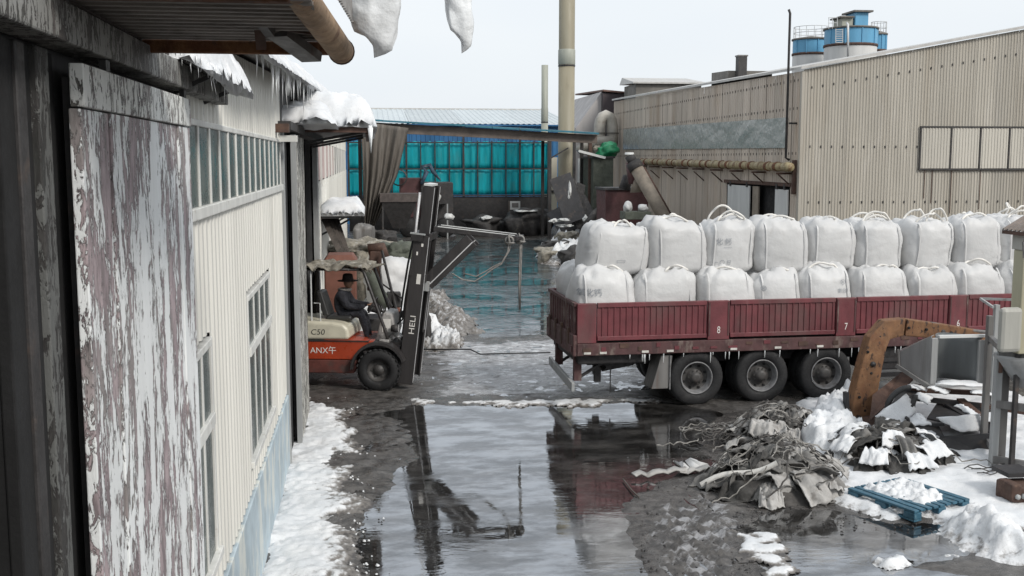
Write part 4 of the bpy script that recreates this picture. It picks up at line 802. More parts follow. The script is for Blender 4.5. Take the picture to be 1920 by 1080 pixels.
# ------------------------------------------------------------------ silos
def silo(px0, px1, ptop, pband, dep, label, rails):
    a, b = P5(px0, ptop, dep), P5(px1, ptop, dep); r = (b.x - a.x) / 2; cx = (a.x + b.x) / 2; zt = a.z; zb = P5(px0, pband, dep).z
    t = thing('silo', label, 'silo', (cx, dep, 0), group='silos behind the tan hall'); c = (cx, dep, 0)
    MB().lathe([(r, 0), (r, zb)], c, 'z', 36).build('lower_shell', 'silo_white', t, True); MB().lathe([(r, zb + .02), (r, zt)], c, 'z', 36).build('upper_shell', 'silo_blue', t, True)
    MB().lathe([(r, zb - .12), (r + .08, zb - .1), (r + .08, zb + .1), (r, zb + .12)], c, 'z', 36).build('band', 'rust_brown', t, True); MB().lathe([(r + .02, zt - .1), (r + .12, zt - .08), (r + .12, zt + .06), (.05, zt + .35)], c, 'z', 36).build('roof', 'vent_grey', t, True)
    for k in range(0, 14):
        q = k * 2 * math.pi / 14
        if rails: MB().tube([(cx + r * .96 * math.cos(q), dep + r * .96 * math.sin(q), zt), (cx + r * .96 * math.cos(q), dep + r * .96 * math.sin(q), zt + 1.15)], .03, 5).build('rail_post', 'rail_white', t)
    if rails:
        for h in (.6, 1.15): MB().tube([(cx + r * .96 * math.cos(k * math.pi / 18), dep + r * .96 * math.sin(k * math.pi / 18), zt + h) for k in range(37)], .03, 5, False).build('hand_rail', 'rail_white', t)
    for k in range(5): q = math.pi * (1.1 + k * .2); MB().box(cx + (r + .03) * math.cos(q) - .04, cx + (r + .03) * math.cos(q) + .04, dep + (r + .03) * math.sin(q) - .04, dep + (r + .03) * math.sin(q) + .04, zb, zt).build('rib', 'silo_blue', t)
    return t, cx, zt, r
silo(1489, 1552, 74, 102, 99, 'left silo, blue over white, standing behind the tan roof', True)
t, cx, zt, r = silo(1550, 1641, 54, 86, 93, 'biggest central silo with blue hopper boxes on top', False)
a, b = P5(1603, 54, 92), P5(1629, 23, 92); MB().box(a.x, b.x, 92, 94, zt, b.z).build('dust_filter', 'silo_blue', t, bevel=.05); MB().box(a.x - .25, b.x + .3, 91.7, 94.3, b.z, b.z + .15).build('filter_lid', 'vent_grey', t)
a, b = P5(1580, 54, 92), P5(1603, 33, 92); MB().box(a.x, b.x - .05, 92.2, 94, zt, b.z).build('hopper_box', 'flue', t, bevel=.05); MB().box(a.x - .25, b.x - .1, 91.9, 94.2, b.z, b.z + .13).build('hopper_lid', 'vent_grey', t)
for px in (1554, 1561, 1570): MB().tube([P5(px, 54, 92), P5(px, 33, 92)], .03, 5).build('rail_post', 'rail_white', t)
for py in (33, 43): MB().tube([P5(1553, py, 92), P5(1570, py, 92)], .03, 5).build('hand_rail', 'rail_white', t)
for px in (1567, 1580): MB().tube([P5(px, 80, cx * 0 + 90.5), P5(px, 54, 90.5)], .035, 5).build('ladder_rail', 'rail_white', t)
for py in range(56, 82, 4): MB().tube([P5(1567, py, 90.5), P5(1580, py, 90.5)], .03, 5).build('ladder_rung', 'rail_white', t)
MB().tube([P5(1590, 108, 90.4), P5(1590, 46, 90.4), P5(1588, 43, 91)], .10, 8).build('fill_pipe', 'rail_white', t, True)
silo(1634, 1661, 64, 95, 101, 'right silo partly hidden behind the biggest silo', True)
# ------------------------------------------------------------------ trailer
TA = math.radians(2); TO = Vector((6.06, 19.05, 0))
tk = thing('flatbed_trailer', 'dark red dropside trailer loaded with white bulk sacks', 'trailer', TO, TA)
def tb(mb, name, m, parent=None, **k): return mb.build(name, m, parent or tk, local=True, **k)
XR, XF, WD = -2.32, 8.06, 2.42; ZB, ZT = 1.24, 2.0
posts = [(XR, XR + .36), (.18, .60), (2.74, 3.14), (5.08, 5.48), (7.6, 8.0)]
for side, y0, sg in ((0, 0, -1), (1, WD, 1)):
    for (a0, a1), (b0, b1) in zip(posts[:-1], posts[1:]):
        pn = MB().corr((a1 + .02, y0, 0), (1, 0, 0), (0, 0, 1), (0, sg, 0), b0 - a1 - .04, ZT - .07, None, .1155, .018, ZB + .13, prof=((0, 0), (.70, 0), (.78, 1), (.92, 1))); pn = tb(pn, 'side_panel', 'truck_red', solid=.006)
        tb(MB().box(a1 + .02, b0 - .02, y0 - .03, y0 + .03, ZT - .085, ZT), 'panel_rail', 'truck_red', pn, bevel=.008); tb(MB().box(a1 + .02, b0 - .02, y0 - .035, y0 + .03, ZB + .06, ZB + .14), 'panel_rail', 'truck_red', pn, bevel=.008)
    for i, (a0, a1) in enumerate(posts):
        p_ = tb(MB().box(a0, a1, y0 - .035, y0 + .05, ZB + .02, ZT - .005), 'side_post', 'truck_red', bevel=.01)
        for xx in (a0 + .025, a1 - .025):
            if i: tb(MB().box(xx - .012, xx + .012, y0 - .045 if sg < 0 else y0 + .05, y0 - .034 if sg < 0 else y0 + .062, ZB + .1, ZT - .03), 'hinge_pin', 'truck_rear', p_)
        if side == 0 and 0 < i < 4:
            v, f = text_geo(' 876'[i], .17); tb(MB().add([((a0 + a1) / 2 + p[0] * .8, y0 - .038, 1.44 + p[1] * 1.1) for p in v], f), 'painted_number', 'decal_white', p_)
    tb(MB().box(XR, XF, y0 - .05 * (side == 0), y0 + .06, 1.03, ZB + .015), 'side_rail', 'truck_rear', bevel=.01)
for x in np.arange(XR + .1, 7.5, .35):
    wd = random.uniform(.05, .2); z = random.choice((1.10, 1.16)); tb(MB().box(x, x + wd, -.062, -.045, z, z + random.uniform(.03, .09)), 'rail_plate', random.choice(('truck_red', 'rust_brown')))
for x in (-2.2, -1.9, -1.1, -.62, .62, 1.5, 2.35, 3.6, 4.5): tb(MB().box(x, x + .13, -.068, -.05, 1.06, 1.10), 'reflector', 'reflector')
for i in range(26):
    x = random.uniform(XR, 5.5); L = random.uniform(.06, .22); tb(MB().tube([(x, -.03, 1.03), (x, -.03, 1.03 - L)], [.012, .002], 5), 'icicle', 'ice')
tb(MB().box(XR + .04, XF, .08, WD - .02, 1.14, ZB + .02), 'deck', 'truck_under')
tb(MB().box(XF - .08, XF, .0, WD, ZB, 2.5), 'headboard', 'truck_red', bevel=.01)
# tailgate
tg = tb(MB().corr((XR - .01, WD - .06, 0), (0, -1, 0), (0, 0, 1), (-1, 0, 0), WD - .12, ZT - .06, None, .21, .03, ZB + .16), 'tailgate', 'truck_rear', solid=.006)
tb(MB().box(XR - .05, XR + .03, .02, WD - .02, ZT - .07, ZT), 'gate_rail', 'truck_rear', tg, bevel=.008); tb(MB().box(XR - .07, XR + .05, -.02, WD + .02, 1.02, ZB + .17), 'rear_sill', 'truck_rear', tg, bevel=.01)
for y in (.35, .95, 1.5, 2.05): tb(MB().box(XR - .085, XR - .05, y, y + .14, 1.1, 1.5), 'gate_latch', 'rust_brown', tg)
for y in (.22, 2.2): tb(MB().box(XR - .09, XR - .06, y - .14, y + .14, 1.08, 1.2), 'tail_lamp', 'red_hopper', tg)
# chassis, bumper, axles
for y in (.62, 1.68): tb(MB().box(XR + .35, XF, y, y + .14, .72, 1.14), 'chassis_beam', 'truck_under', bevel=.01)
tb(MB().box(XR + .05, -.95, .1, WD - .1, .84, 1.13), 'rear_box', 'truck_under', bevel=.03); tb(MB().prism([(XR + .5, .84), (-1.0, .84), (-1.1, .72), (-1.7, .62), (XR + .7, .7)], (0, .5, 0), (1, 0, 0), (0, 0, 1), (0, 1, 0), 1.4), 'rear_box', 'truck_under')
for y in (.28, 1.9): tb(MB().box(XR + .02, XR + .16, y, y + .12, .5, 1.05), 'bumper_strut', 'truck_rear'); tb(MB().beam((XR + .12, y + .06, .55), (XR + .8, y + .06, .95), .05, .05), 'bumper_strut', 'truck_under')
tb(MB().beam((XR - .06, .02, .44), (XR + .0, WD - .02, .50), .06, .17), 'bumper', 'pale_steel', bevel=.012)
for x, y in ((-1.85, .5), (-1.7, 1.2)): tb(MB().box(x, x + .12, y, y + .1, .42, .7), 'hanger', 'truck_under')
tb(MB().tube([(-1.6, .3, .8), (-1.6, .3, .25)], .012, 5), 'chain', 'truck_under')
for x in (0, 1.3, 2.6):
    tb(MB().tube([(x, .15, .53), (x, WD - .15, .53)], .075, 10), 'axle', 'truck_under', smooth=True)
    for yc, sg in ((.16, -1), (.50, -1), (1.92, 1), (2.26, 1)):
        inner = yc in (.50, 1.92); c = (x, yc, .53); R0 = .53
        wh = tb(MB().lathe([(.30, -.13), (.40, -.155), (.485, -.15), (.515, -.125), (.53, -.08), (.53, .08), (.515, .125), (.485, .15), (.40, .155), (.30, .13)], c, 'y', 40, True), 'wheel', 'rubber', smooth=True)
        if inner: continue
        s = sg
        tb(MB().lathe([(.30, s * .125), (.315, s * .14), (.30, s * .15), (.285, s * .13), (.27, s * .06), (.25, s * .02)], c, 'y', 36), 'rim', 'rim_grey', wh, smooth=True)
        tb(MB().lathe([(.262, s * .02), (.20, -s * .01), (.15, s * .02), (.14, s * .05), (.105, s * .05), (.10, s * .12), (.05, s * .135), (.001, s * .135)], c, 'y', 30), 'hub', 'hub_grey', wh, smooth=True)
        for k in range(10): q = k * math.pi / 5; tb(MB().tube([(c[0] + .128 * math.cos(q), yc + s * .04, .53 + .128 * math.sin(q)), (c[0] + .128 * math.cos(q), yc + s * .075, .53 + .128 * math.sin(q))], .014, 6), 'wheel_nut', 'hub_grey', wh)
        for k in range(8): q = (k + .5) * math.pi / 4; tb(MB().tube([(c[0] + .222 * math.cos(q), yc - s * .005, .53 + .222 * math.sin(q)), (c[0] + .222 * math.cos(q), yc + s * .024, .53 + .222 * math.sin(q))], .026, 8), 'vent_hole', 'shade_black', wh)
        mb = MB()
        for k in range(44):
            q = k * 2 * math.pi / 44; ca, sa = math.cos(q), math.sin(q)
            for y_ in (-.075, .03): mb.beam((c[0] + .527 * ca, yc + y_, .53 + .527 * sa), (c[0] + .527 * ca, yc + y_ + .045, .53 + .527 * sa), .05, .016, (ca, 0, sa))
        tb(mb, 'tread', 'rubber', wh)['kind'] = 'stuff'
for x in (-.6,): tb(MB().hexa([(x - .28, .02, .35), (x + .05, .02, .35), (x + .05, .55, .35), (x - .28, .55, .35), (x - .1, .02, .98), (x + .12, .02, .98), (x + .12, .55, .98), (x - .1, .55, .98)]), 'mud_flap', 'grey_steel', bevel=.01); tb(MB().box(x + .06, x + .08, -.01, .02, .34, .98), 'flap_edge', 'rim_grey')
tb(MB().box(3.4, 4.6, .06, .7, .55, 1.0), 'tool_box', 'truck_under', bevel=.03); tb(MB().box(3.3, 6.8, .02, .06, .42, .5), 'side_guard', 'truck_under'); tb(MB().box(3.3, 6.8, .02, .06, .72, .8), 'side_guard', 'truck_under')
for x in (5.9, 6.1): tb(MB().box(x, x + .12, .4, .52, .0, 1.1), 'landing_leg', 'truck_under')

# ------------------------------------------------------------------ bulk sacks
def se(c, e): return math.copysign(abs(c) ** e, c)
def bag(label, cx, cy, z0, wx, wy, h, seed, lean=(0, 0), squash=0.0, loops=1, text=None, rot=0.0, group='white bulk sacks on the trailer'):
    base = W[tk] @ Vector((cx, cy, z0)); t = thing('bulk_sack', label, 'sack', base, TA + rot, group)
    NT_, NH, CAP = 56, 26, 9; a, b = wx / 2, wy / 2; rnd = random.Random(seed)
    def prof(tt):
        s = .98 - .16 * (1 - min(1, tt / .12)) ** 2; s -= .20 * max(0, (tt - .82) / .18) ** 2.0
        return s * (1 + .085 * math.sin(math.pi * min(1, tt * 1.02)) ** .8 + squash * math.sin(math.pi * min(1, tt * 1.1)))
    T_ = np.linspace(0, 1, NH); TH = np.linspace(0, 2 * math.pi, NT_ + 1)
    A = np.zeros((NH + CAP, NT_ + 1, 3)); e = .58
    for i in range(NH + CAP):
        if i < NH: tt = T_[i]; k = prof(tt); zz = h * tt
        else: q = (i - NH + 1) / CAP; k = prof(1) * (1 - q) + .0; tt = 1; zz = h * (1 + .045 * math.sin(q * math.pi * .7))
        for j in range(NT_ + 1):
            x = a * k * se(math.cos(TH[j]), e); y = b * k * se(math.sin(TH[j]), e); A[i, j] = (x, y, zz)
    x, y, z = A[..., 0].copy(), A[..., 1].copy(), A[..., 2].copy(); tt = z / h
    top = sstep(.72, 1.0, tt)
    n1 = fbm(x * 2.2 + seed, y * 2.2, z * 2.2, 3, seed); ath = np.arctan2(y, x); puck = np.abs(np.sin(ath * 7 + 2.5 * vn(ath * 2, z * 2, seed, 3) + seed)) ** 1.5 * sstep(.62, .97, tt) * np.clip(np.hypot(x / a, y / b) * 1.2, 0, 1); fold = fbm(x * 7 + seed, y * 7, z * 2.4, 3, seed + 3)
    rad = 1 + .028 * n1 + (.008 + .03 * top) * fold - .035 * puck
    ridge = 1 - np.abs(fbm(x * 4.5, y * 4.5 + seed, z * 3.0, 3, seed + 7))
    A[..., 0] *= rad; A[..., 1] *= rad
    A[..., 2] += top * (.045 * fold * 1.2 + .06 * (ridge - .7)) + .03 * n1 * tt
    crs = 1 - np.minimum(1, np.abs(fbm(x * 2.6 + 1.1 * z + seed, y * 2.6, z * 2.6 - .8 * x, 2, seed + 21)) * 5)
    A[..., 0] *= 1 - .018 * crs; A[..., 1] *= 1 - .018 * crs
    tl = rnd.uniform(-.07, .07); A[..., 2] += tl * x * sstep(.5, 1, tt) * 1.4; A[..., 0] += .05 * vn(z * 1.6 + seed, 0, 0, seed) * tt + .035 * vn(z * 3 + seed, y * 2, 0, seed + 5)
    A[..., 2] -= .05 * np.clip(vn(x * 1.9 + seed, y * 1.9, 0, seed + 8), 0, 1) * sstep(.8, 1, tt)
    A[..., 0] += lean[0] * tt; A[..., 1] += lean[1] * tt
    A[:, -1] = A[:, 0]
    mb = MB(); mb.grid(A); body = mb.build('body', 'sack', t, True, local=True)
    # webbing bands that run up each side and become the lifting loops
    for sx in (-1, 1):
        for sy in (-1, 1):
            pts = []
            for i in range(3, NH - 1):
                k = prof(T_[i]); xx = sx * a * .70; yy = sy * b * k * (1 - abs(xx / (a * k)) ** (2 / e)) ** (e / 2) if abs(xx) < a * k else 0
                pts.append((xx + lean[0] * T_[i], yy * 1.012 + sy * .008 + lean[1] * T_[i], h * T_[i]))
            if sy < 0: MB().ribbon(pts, .03, .003, (0, sy, 0)).build('web_band', 'sack', t, local=True)
    L = loops
    for k in range(L):
        sy = -.55 if k % 2 == 0 else .45; h0 = h * 1.0; x0 = -a * .62; x1 = a * .62
        if rnd.random() < .5: x0, x1 = sorted((rnd.uniform(-.7, 0) * a, rnd.uniform(.2, .8) * a))
        hh = rnd.uniform(.07, .16) if L < 3 else rnd.uniform(.16, .32); mid = rnd.uniform(-.15, .25) * a; path = []
        for i in range(15):
            q = i / 14; path.append((lean[0] + x0 + (x1 - x0) * q + .04 * math.sin(q * 9 + seed), lean[1] + b * sy + .06 * math.sin(q * 7 + k), h0 - .05 + hh * math.sin(math.pi * q) ** .7 + .02 * math.sin(q * 13 + seed)))
        MB().tube(path, .021, 7).build('lifting_loop', 'sack_strap', t, True, local=True)
    if text:
        for s_, tx, tz, sz in text:
            v, f = text_geo(s_, sz); P_ = []
            for p in v:
                xx = tx + p[0]; zz = tz + p[1]; k = prof(min(1, max(0, zz / h))); yy = -b * k * max(0, 1 - abs(xx / (a * k)) ** (2 / e)) ** (e / 2); n_ = 1 + .028 * float(fbm(xx * 2.2 + seed, yy * 2.2, zz * 2.2, 3, seed)); P_.append((xx + lean[0] * zz / h, yy * n_ - .016 + lean[1] * zz / h, zz))
            MB().add(P_, f).build('print', 'print_ink', t, local=True)
    return t
low = [(-2.28, -1.15, 2.56), (-1.15, .06, 2.56), (.06, 1.15, 2.54), (1.15, 2.15, 2.50), (2.13, 3.2, 2.54), (3.2, 4.34, 2.52), (4.34, 5.35, 2.48), (5.34, 6.38, 2.54), (6.38, 7.4, 2.52)]
ordn = ['first', 'second', 'third', 'fourth', 'fifth', 'sixth', 'seventh', 'eighth', 'ninth']
ltxt = {0: [('氧化钙', -.33, .92, .15)], 4: [('Ⓡ', .26, 1.02, .12), ('氧化钙', .28, .86, .09)], 3: [('®', -.34, .93, .13)]}
for i, (x0, x1, zt) in enumerate(low):
    bag('lower row bulk sack, %s from the trailer tail%s' % (ordn[i], ', printed with grey characters' if i == 0 else ''), (x0 + x1) / 2, .62, ZB + .02, (x1 - x0) * 1.0, 1.08, zt - ZB - .02, 100 + i, (random.uniform(-.05, .05), 0), .02, 1, ltxt.get(i))
bag('bulk sack at the far rear corner, behind the first lower sack', -1.72, 1.8, ZB + .02, 1.1, 1.1, 1.3, 140, (0, 0), .02, 1)
top = [(-2.06, -.80, 2.50, 3.42, .10), (-.80, .36, 2.50, 3.50, -.04), (.31, 1.37, 2.50, 3.48, .03), (1.33, 2.46, 2.46, 3.45, -.02), (2.44, 3.44, 2.49, 3.42, -.03), (3.45, 4.49, 2.48, 3.39, .0), (4.49, 5.52, 2.46, 3.40, .02), (5.54, 6.54, 2.48, 3.42, .0), (6.56, 7.6, 2.48, 3.5, .0)]
ttxt = {2: [('化 钙', -.20, .60, .13), ('——', -.12, .50, .08), ('一 〇 日', -.20, .20, .10)], 6: [('化', .36, .66, .10), ('—', .38, .5, .1), ('二', .36, .30, .10)], 0: [('▭', .0, .28, .16)]}
lp = [2, 2, 3, 2, 2, 4, 3, 2, 4]
feat = [', leaning and nearest the tail', '', ', with faint grey characters', '', '', ', with tall standing loops', ', with marks on its right edge', '', ', cut off by the tin roof']
for i, (x0, x1, za, zb, ln) in enumerate(top):
    bag('upper row bulk sack, %s from the trailer tail%s' % (ordn[i], feat[i]), (x0 + x1) / 2 - ln * .3, 1.02 + random.uniform(-.10, .06), za - .05, (x1 - x0) * random.uniform(.95, 1.03), 1.05, (zb - za + .05) * random.uniform(.95, 1.02), 200 + i, (ln + random.uniform(-.05, .05), random.uniform(-.05, .03)), 0, lp[i], ttxt.get(i), random.uniform(-.09, .09))
# ------------------------------------------------------------------ forklift
FA = math.radians(-12); FO = Vector((0.28, 21.78, 0))
fk = thing('forklift', 'red and cream forklift with a tall forward leaning mast', 'forklift', FO, FA)
def fb(mb, name, m, parent=None, **k): return mb.build(name, m, parent or fk, local=True, **k)
YX, YZ, YN = (1, 0, 0), (0, 0, 1), (0, 1, 0)
def side_prism(poly, y0, y1): return MB().prism(poly, (0, y0, 0), YX, YZ, YN, y1 - y0)
fb(side_prism([(-2.35, .62), (-.50, .62), (-.42, .80), (-.10, 1.00), (-.30, 1.02), (-2.35, 1.0)], -.60, .60), 'chassis', 'fork_red', bevel=.02)
fb(side_prism([(-2.3, .34), (-.52, .34), (-.46, .45), (-.48, .615), (-2.3, .615)], -.585, .585), 'skirt', 'fork_skirt', bevel=.02)
arc = [(.46 * 1.12 * math.cos(q), .43 + .46 * 1.12 * math.sin(q)) for q in np.linspace(math.radians(178), math.radians(20), 16)]; arc2 = [(.46 * 1.22 * math.cos(q), .43 + .46 * 1.25 * math.sin(q)) for q in np.linspace(math.radians(20), math.radians(178), 16)]
for y0, y1 in ((-.74, -.40), (.40, .74)):
    mb = MB()
    for (p, p2), (q, q2) in zip(zip(arc[:-1], arc[1:]), zip(arc2[::-1][:-1], arc2[::-1][1:])): mb.hexa([(p[0], y0, p[1]), (p2[0], y0, p2[1]), (p2[0], y1, p2[1]), (p[0], y1, p[1]), (q[0], y0, q[1]), (q2[0], y0, q2[1]), (q2[0], y1, q2[1]), (q[0], y1, q[1])])
    fb(mb, 'fender', 'mast_steel')
fb(side_prism([(-.45, .45), (.3, .45), (.3, .95), (-.1, 1.0), (-.3, 1.02), (-.45, .8)], -.38, .38), 'front_frame', 'mast_steel')
# counterweight and hood (rounded cream cover)
fb(side_prism([(-2.75, .45), (-2.34, .40), (-2.34, 1.36), (-2.6, 1.34), (-2.78, 1.1)], -.6, .6), 'counterweight', 'fork_red', bevel=.06)
hd = fb(side_prism([(-2.3, 1.01), (-.62, 1.01), (-.60, 1.08), (-.62, 1.24), (-.72, 1.34), (-.95, 1.38), (-2.3, 1.42)], -.585, .585), 'hood', 'fork_cream', bevel=.07)
hd.modifiers['bevel'].segments = 4
fb(MB().box(-2.32, -.2, -.61, .61, .985, 1.012), 'hood_seal', 'mast_steel')
fb(MB().box(-.6, .2, -.55, .55, .86, .90), 'floor_plate', 'mast_steel')
# decals
def decal(s, x, z, size, m, y=-.6055, par=None, rx=1.0, shear=0.0):
    v, f = text_geo(s, size, 'RIGHT'); fb(MB().add([(x + p[0] * rx + p[1] * shear, y, z + p[1]) for p in v], f), 'decal', m, par)
decal('ANX午', -.86, .80, .17, 'decal_white', rx=1.0); decal('C50', -1.09, 1.17, .155, 'decal_black', -.589, hd, 1.1, .15)
# wheels
def fwheel(x, y, R, wd, rim):
    c = (x, y, R); w_ = fb(MB().lathe([(R * .5, -wd / 2 + .02), (R * .7, -wd / 2), (R * .9, -wd / 2 + .01), (R * .985, -wd / 2 + .05), (R, -wd / 4), (R, wd / 4), (R * .985, wd / 2 - .05), (R * .9, wd / 2 - .01), (R * .7, wd / 2), (R * .5, wd / 2 - .02)], c, 'y', 40, True), 'wheel', 'rubber', smooth=True)
    s = -1 if y < 0 else 1
    fb(MB().lathe([(R * .52, s * (wd / 2 - .01)), (R * .50, s * (wd / 2 - .03)), (R * .44, s * .04), (R * .25, s * .03), (R * .22, s * .08), (.001, s * .085)], c, 'y', 28), 'rim', rim, w_, smooth=True)
    for k in range(6): q = k * math.pi / 3; fb(MB().tube([(x + R * .33 * math.cos(q), y + s * .03, R + R * .33 * math.sin(q)), (x + R * .33 * math.cos(q), y + s * .06, R + R * .33 * math.sin(q))], .018, 6), 'wheel_nut', 'hub_grey', w_)
    mb = MB()
    for k in range(26):
        q = k * 2 * math.pi / 26; q2 = q + .12; mb.beam((x + R * .99 * math.cos(q), y - wd * .47, R + R * .99 * math.sin(q)), (x + R * .995 * math.cos(q2), y, R + R * .995 * math.sin(q2)), .06, .022, (math.cos(q), 0, math.sin(q)))
        mb.beam((x + R * .995 * math.cos(q2), y, R + R * .995 * math.sin(q2)), (x + R * .99 * math.cos(q), y + wd * .47, R + R * .99 * math.sin(q)), .06, .022, (math.cos(q), 0, math.sin(q)))
    fb(mb, 'tread', 'rubber', w_)['kind'] = 'stuff'
for y in (-.58, .58): fwheel(0, y, .43, .30, 'hub_grey'); fwheel(-2.05, y * .85, .36, .24, 'hub_grey')
fb(MB().tube([(0, -.5, .43), (0, .5, .43)], .11, 12), 'front_axle', 'mast_steel', smooth=True)
# cab: guard posts, roof, cowl, seat, steering
for y in (-.5, .5):
    fb(MB().tube([(.18, y, .98), (.10, y, 1.25), (-.30, y, 2.38), (-.38, y * .96, 2.43)], .033, 8), 'guard_post', 'mast_steel', smooth=True)
    fb(MB().tube([(-1.58, y, 1.35), (-1.52, y, 2.38), (-1.45, y * .96, 2.43)], .033, 8), 'guard_post', 'mast_steel', smooth=True)
    fb(MB().tube([(-.36, y * .96, 2.43), (-1.47, y * .96, 2.43)], .03, 8), 'guard_rail', 'mast_steel', smooth=True)
for k in range(6): x = -.42 - k * .2; fb(MB().box(x - .02, x + .02, -.48, .48, 2.42, 2.45), 'guard_slat', 'mast_steel')
U_, V_ = np.meshgrid(np.linspace(-1.56, -.22, 50), np.linspace(-.56, .56, 36), indexing='ij'); edge = np.minimum(np.minimum(U_ + 1.56, -.22 - U_), .56 - np.abs(V_))
zz = 2.49 + .055 * fbm(U_ * 5, V_ * 5, 0, 4, 4) + .05 * np.abs(fbm(U_ * 3, V_ * 3, 0, 3, 7)) - .11 * (1 - sstep(0, .1, edge)) * (1 + fbm(U_ * 6, V_ * 6, 0, 2, 9))
mb = MB(); mb.grid(np.stack([U_, V_, zz], -1)); fb(mb, 'roof_tarp', 'tarp_dirty', smooth=True, solid=.02)
for k in range(5): y = -.5 + k * .22; fb(MB().beam((-.24, y, 2.42), (-.05, y + .02, 2.54 - .02 * k), .05, .03), 'roof_tarp_strip', 'tarp_dirty')
fb(side_prism([(-.12, .95), (.22, .95), (.30, 1.18), (.22, 1.52), (.05, 1.55), (-.02, 1.35)], -.36, .40), 'cowl', 'cowl_grey', bevel=.03)
fb(MB().box(.02, .2, -.372, -.362, 1.15, 1.42), 'cowl_panel', 'decal_white'); fb(MB().box(.05, .12, -.378, -.372, 1.16, 1.24), 'cowl_port', 'dark_steel')
fb(MB().tube([(.02, -.05, 1.5), (-.22, -.05, 1.66)], .025, 8), 'steering_column', 'mast_steel'); sw = []
for k in range(21): q = k * math.pi / 10; d1 = Vector((.5, 0, .87)); d2_ = Vector((0, 1, 0)); sw.append(Vector((-.22, -.05, 1.66)) + (d1 * math.cos(q) + d2_ * math.sin(q)) * .18)
fb(MB().tube(sw, .016, 6, False), 'steering_wheel', 'decal_black', smooth=True)
fb(MB().box(-1.15, -.62, -.27, .27, 1.36, 1.46), 'seat', 'decal_black', bevel=.04); fb(MB().hexa([(-1.22, -.25, 1.45), (-1.08, -.25, 1.45), (-1.08, .25, 1.45), (-1.22, .25, 1.45), (-1.36, -.22, 1.95), (-1.24, -.22, 1.95), (-1.24, .22, 1.95), (-1.36, .22, 1.95)]), 'seat_back', 'decal_black', bevel=.03)
for k in range(3): fb(MB().tube([(-.02 + k * .05, -.25 - .03 * k, 1.5), (-.08 + k * .05, -.27 - .03 * k, 1.72)], .011, 6), 'lever', 'dark_steel')
fb(MB().tube([(-1.2, -.5, 1.38), (-1.2, -.52, 1.75), (-1.32, -.52, 1.75)], .012, 6), 'hand_rail', 'rail_white'); fb(MB().tube([(-1.38, -.5, 1.38), (-1.38, -.5, 2.42)], .018, 6), 'hand_rail', 'rail_white')
for y in (-.46, .46): fb(MB().lathe([(.001, .09), (.07, .09), (.09, .05), (.06, -.05), (.001, -.06)], (.28, y, 1.25 if y < 0 else 1.4), 'x', 14), 'headlight', 'dark_steel', smooth=True); fb(MB().lathe([(.001, .10), (.075, .097)], (.28, y, 1.25 if y < 0 else 1.4), 'x', 14), 'lamp_glass', 'chrome')
fb(MB().beam((.25, -.40, 1.05), (.55, -.44, 1.12), .03, .03), 'tilt_ram', 'chrome'); fb(MB().beam((.2, -.38, .9), (.6, -.44, .98), .07, .07), 'tilt_ram', 'mast_steel')
# mast, tilted forward
TI = math.radians(7.0); MX, MZ = .52, .12
def mt(x, y, z): return (MX + x * math.cos(TI) + z * math.sin(TI), y, MZ + z * math.cos(TI) - x * math.sin(TI))
def mbox(x0, x1, y0, y1, z0, z1): return MB().hexa([mt(x0, y0, z0), mt(x1, y0, z0), mt(x1, y1, z0), mt(x0, y1, z0), mt(x0, y0, z1), mt(x1, y0, z1), mt(x1, y1, z1), mt(x0, y1, z1)])
for s in (-1, 1):
    ya, yb = sorted((s * .50, s * .40))
    r_ = fb(mbox(-.17, .13, s * .50 - .012, s * .50 + .012, 0, 3.02), 'outer_mast_rail', 'mast_steel', bevel=.006)
    fb(mbox(-.17, -.14, ya + .012, yb, 0, 3.02), 'rail_flange', 'mast_steel', r_); fb(mbox(.10, .13, ya + .012, yb, 0, 3.02), 'rail_flange', 'mast_steel', r_)
    ya, yb = sorted((s * .385, s * .30))
    r2 = fb(mbox(-.095, .115, s * .385 - .012, s * .385 + .012, .95, 4.0), 'inner_mast_rail', 'mast_steel', bevel=.006)
    fb(mbox(-.095, -.07, min(ya, yb) + .012, max(ya, yb), .95, 4.0), 'rail_flange', 'mast_steel', r2); fb(mbox(.09, .115, min(ya, yb) + .012, max(ya, yb), .95, 4.0), 'rail_flange', 'mast_steel', r2)
    fb(mbox(.131, .139, s * .5 - .008, s * .5 + .008, .05, 3.0), 'worn_edge', 'chrome', r_)
    fb(mbox(.116, .123, s * .385 - .008, s * .385 + .008, 1.0, 3.98), 'worn_edge', 'chrome', r2)
    fb(MB().tube([mt(-.17, s * .33, .2), mt(-.17, s * .33, 2.2)], .055, 12), 'lift_cylinder', 'mast_steel', smooth=True); fb(MB().tube([mt(-.17, s * .33, 2.2), mt(-.17, s * .33, 3.85)], .028, 10), 'cylinder_rod', 'chrome', smooth=True)
    fb(mbox(.02, .05, s * .16 - .025, s * .16 + .025, 1.6, 3.7), 'lift_chain', 'dark_steel')
for z in (.1, 1.35, 2.95): fb(mbox(-.16, -.10, -.5, .5, z - .06, z + .06), 'cross_member', 'mast_steel')
fb(mbox(-.22, .02, -.56, .56, 2.9, 3.05), 'mast_cap', 'mast_steel'); fb(mbox(-.24, .06, -.565, -.5, 3.03, 3.06), 'mast_cap', 'pale_steel')
for z in (3.92, 2.6): fb(mbox(-.12, -.06, -.39, .39, z - .06, z + .06), 'cross_member', 'mast_steel')
fb(mbox(-.10, .06, -.40, .40, 4.0, 4.04), 'snow_cap', 'white_board')
fb(mbox(-.02, .06, -.522, -.513, 2.05, 2.25), 'sticker', 'decal_white'); fb(mbox(-.17, -.12, -.53, -.47, 2.2, 2.45), 'bracket', 'mast_steel')
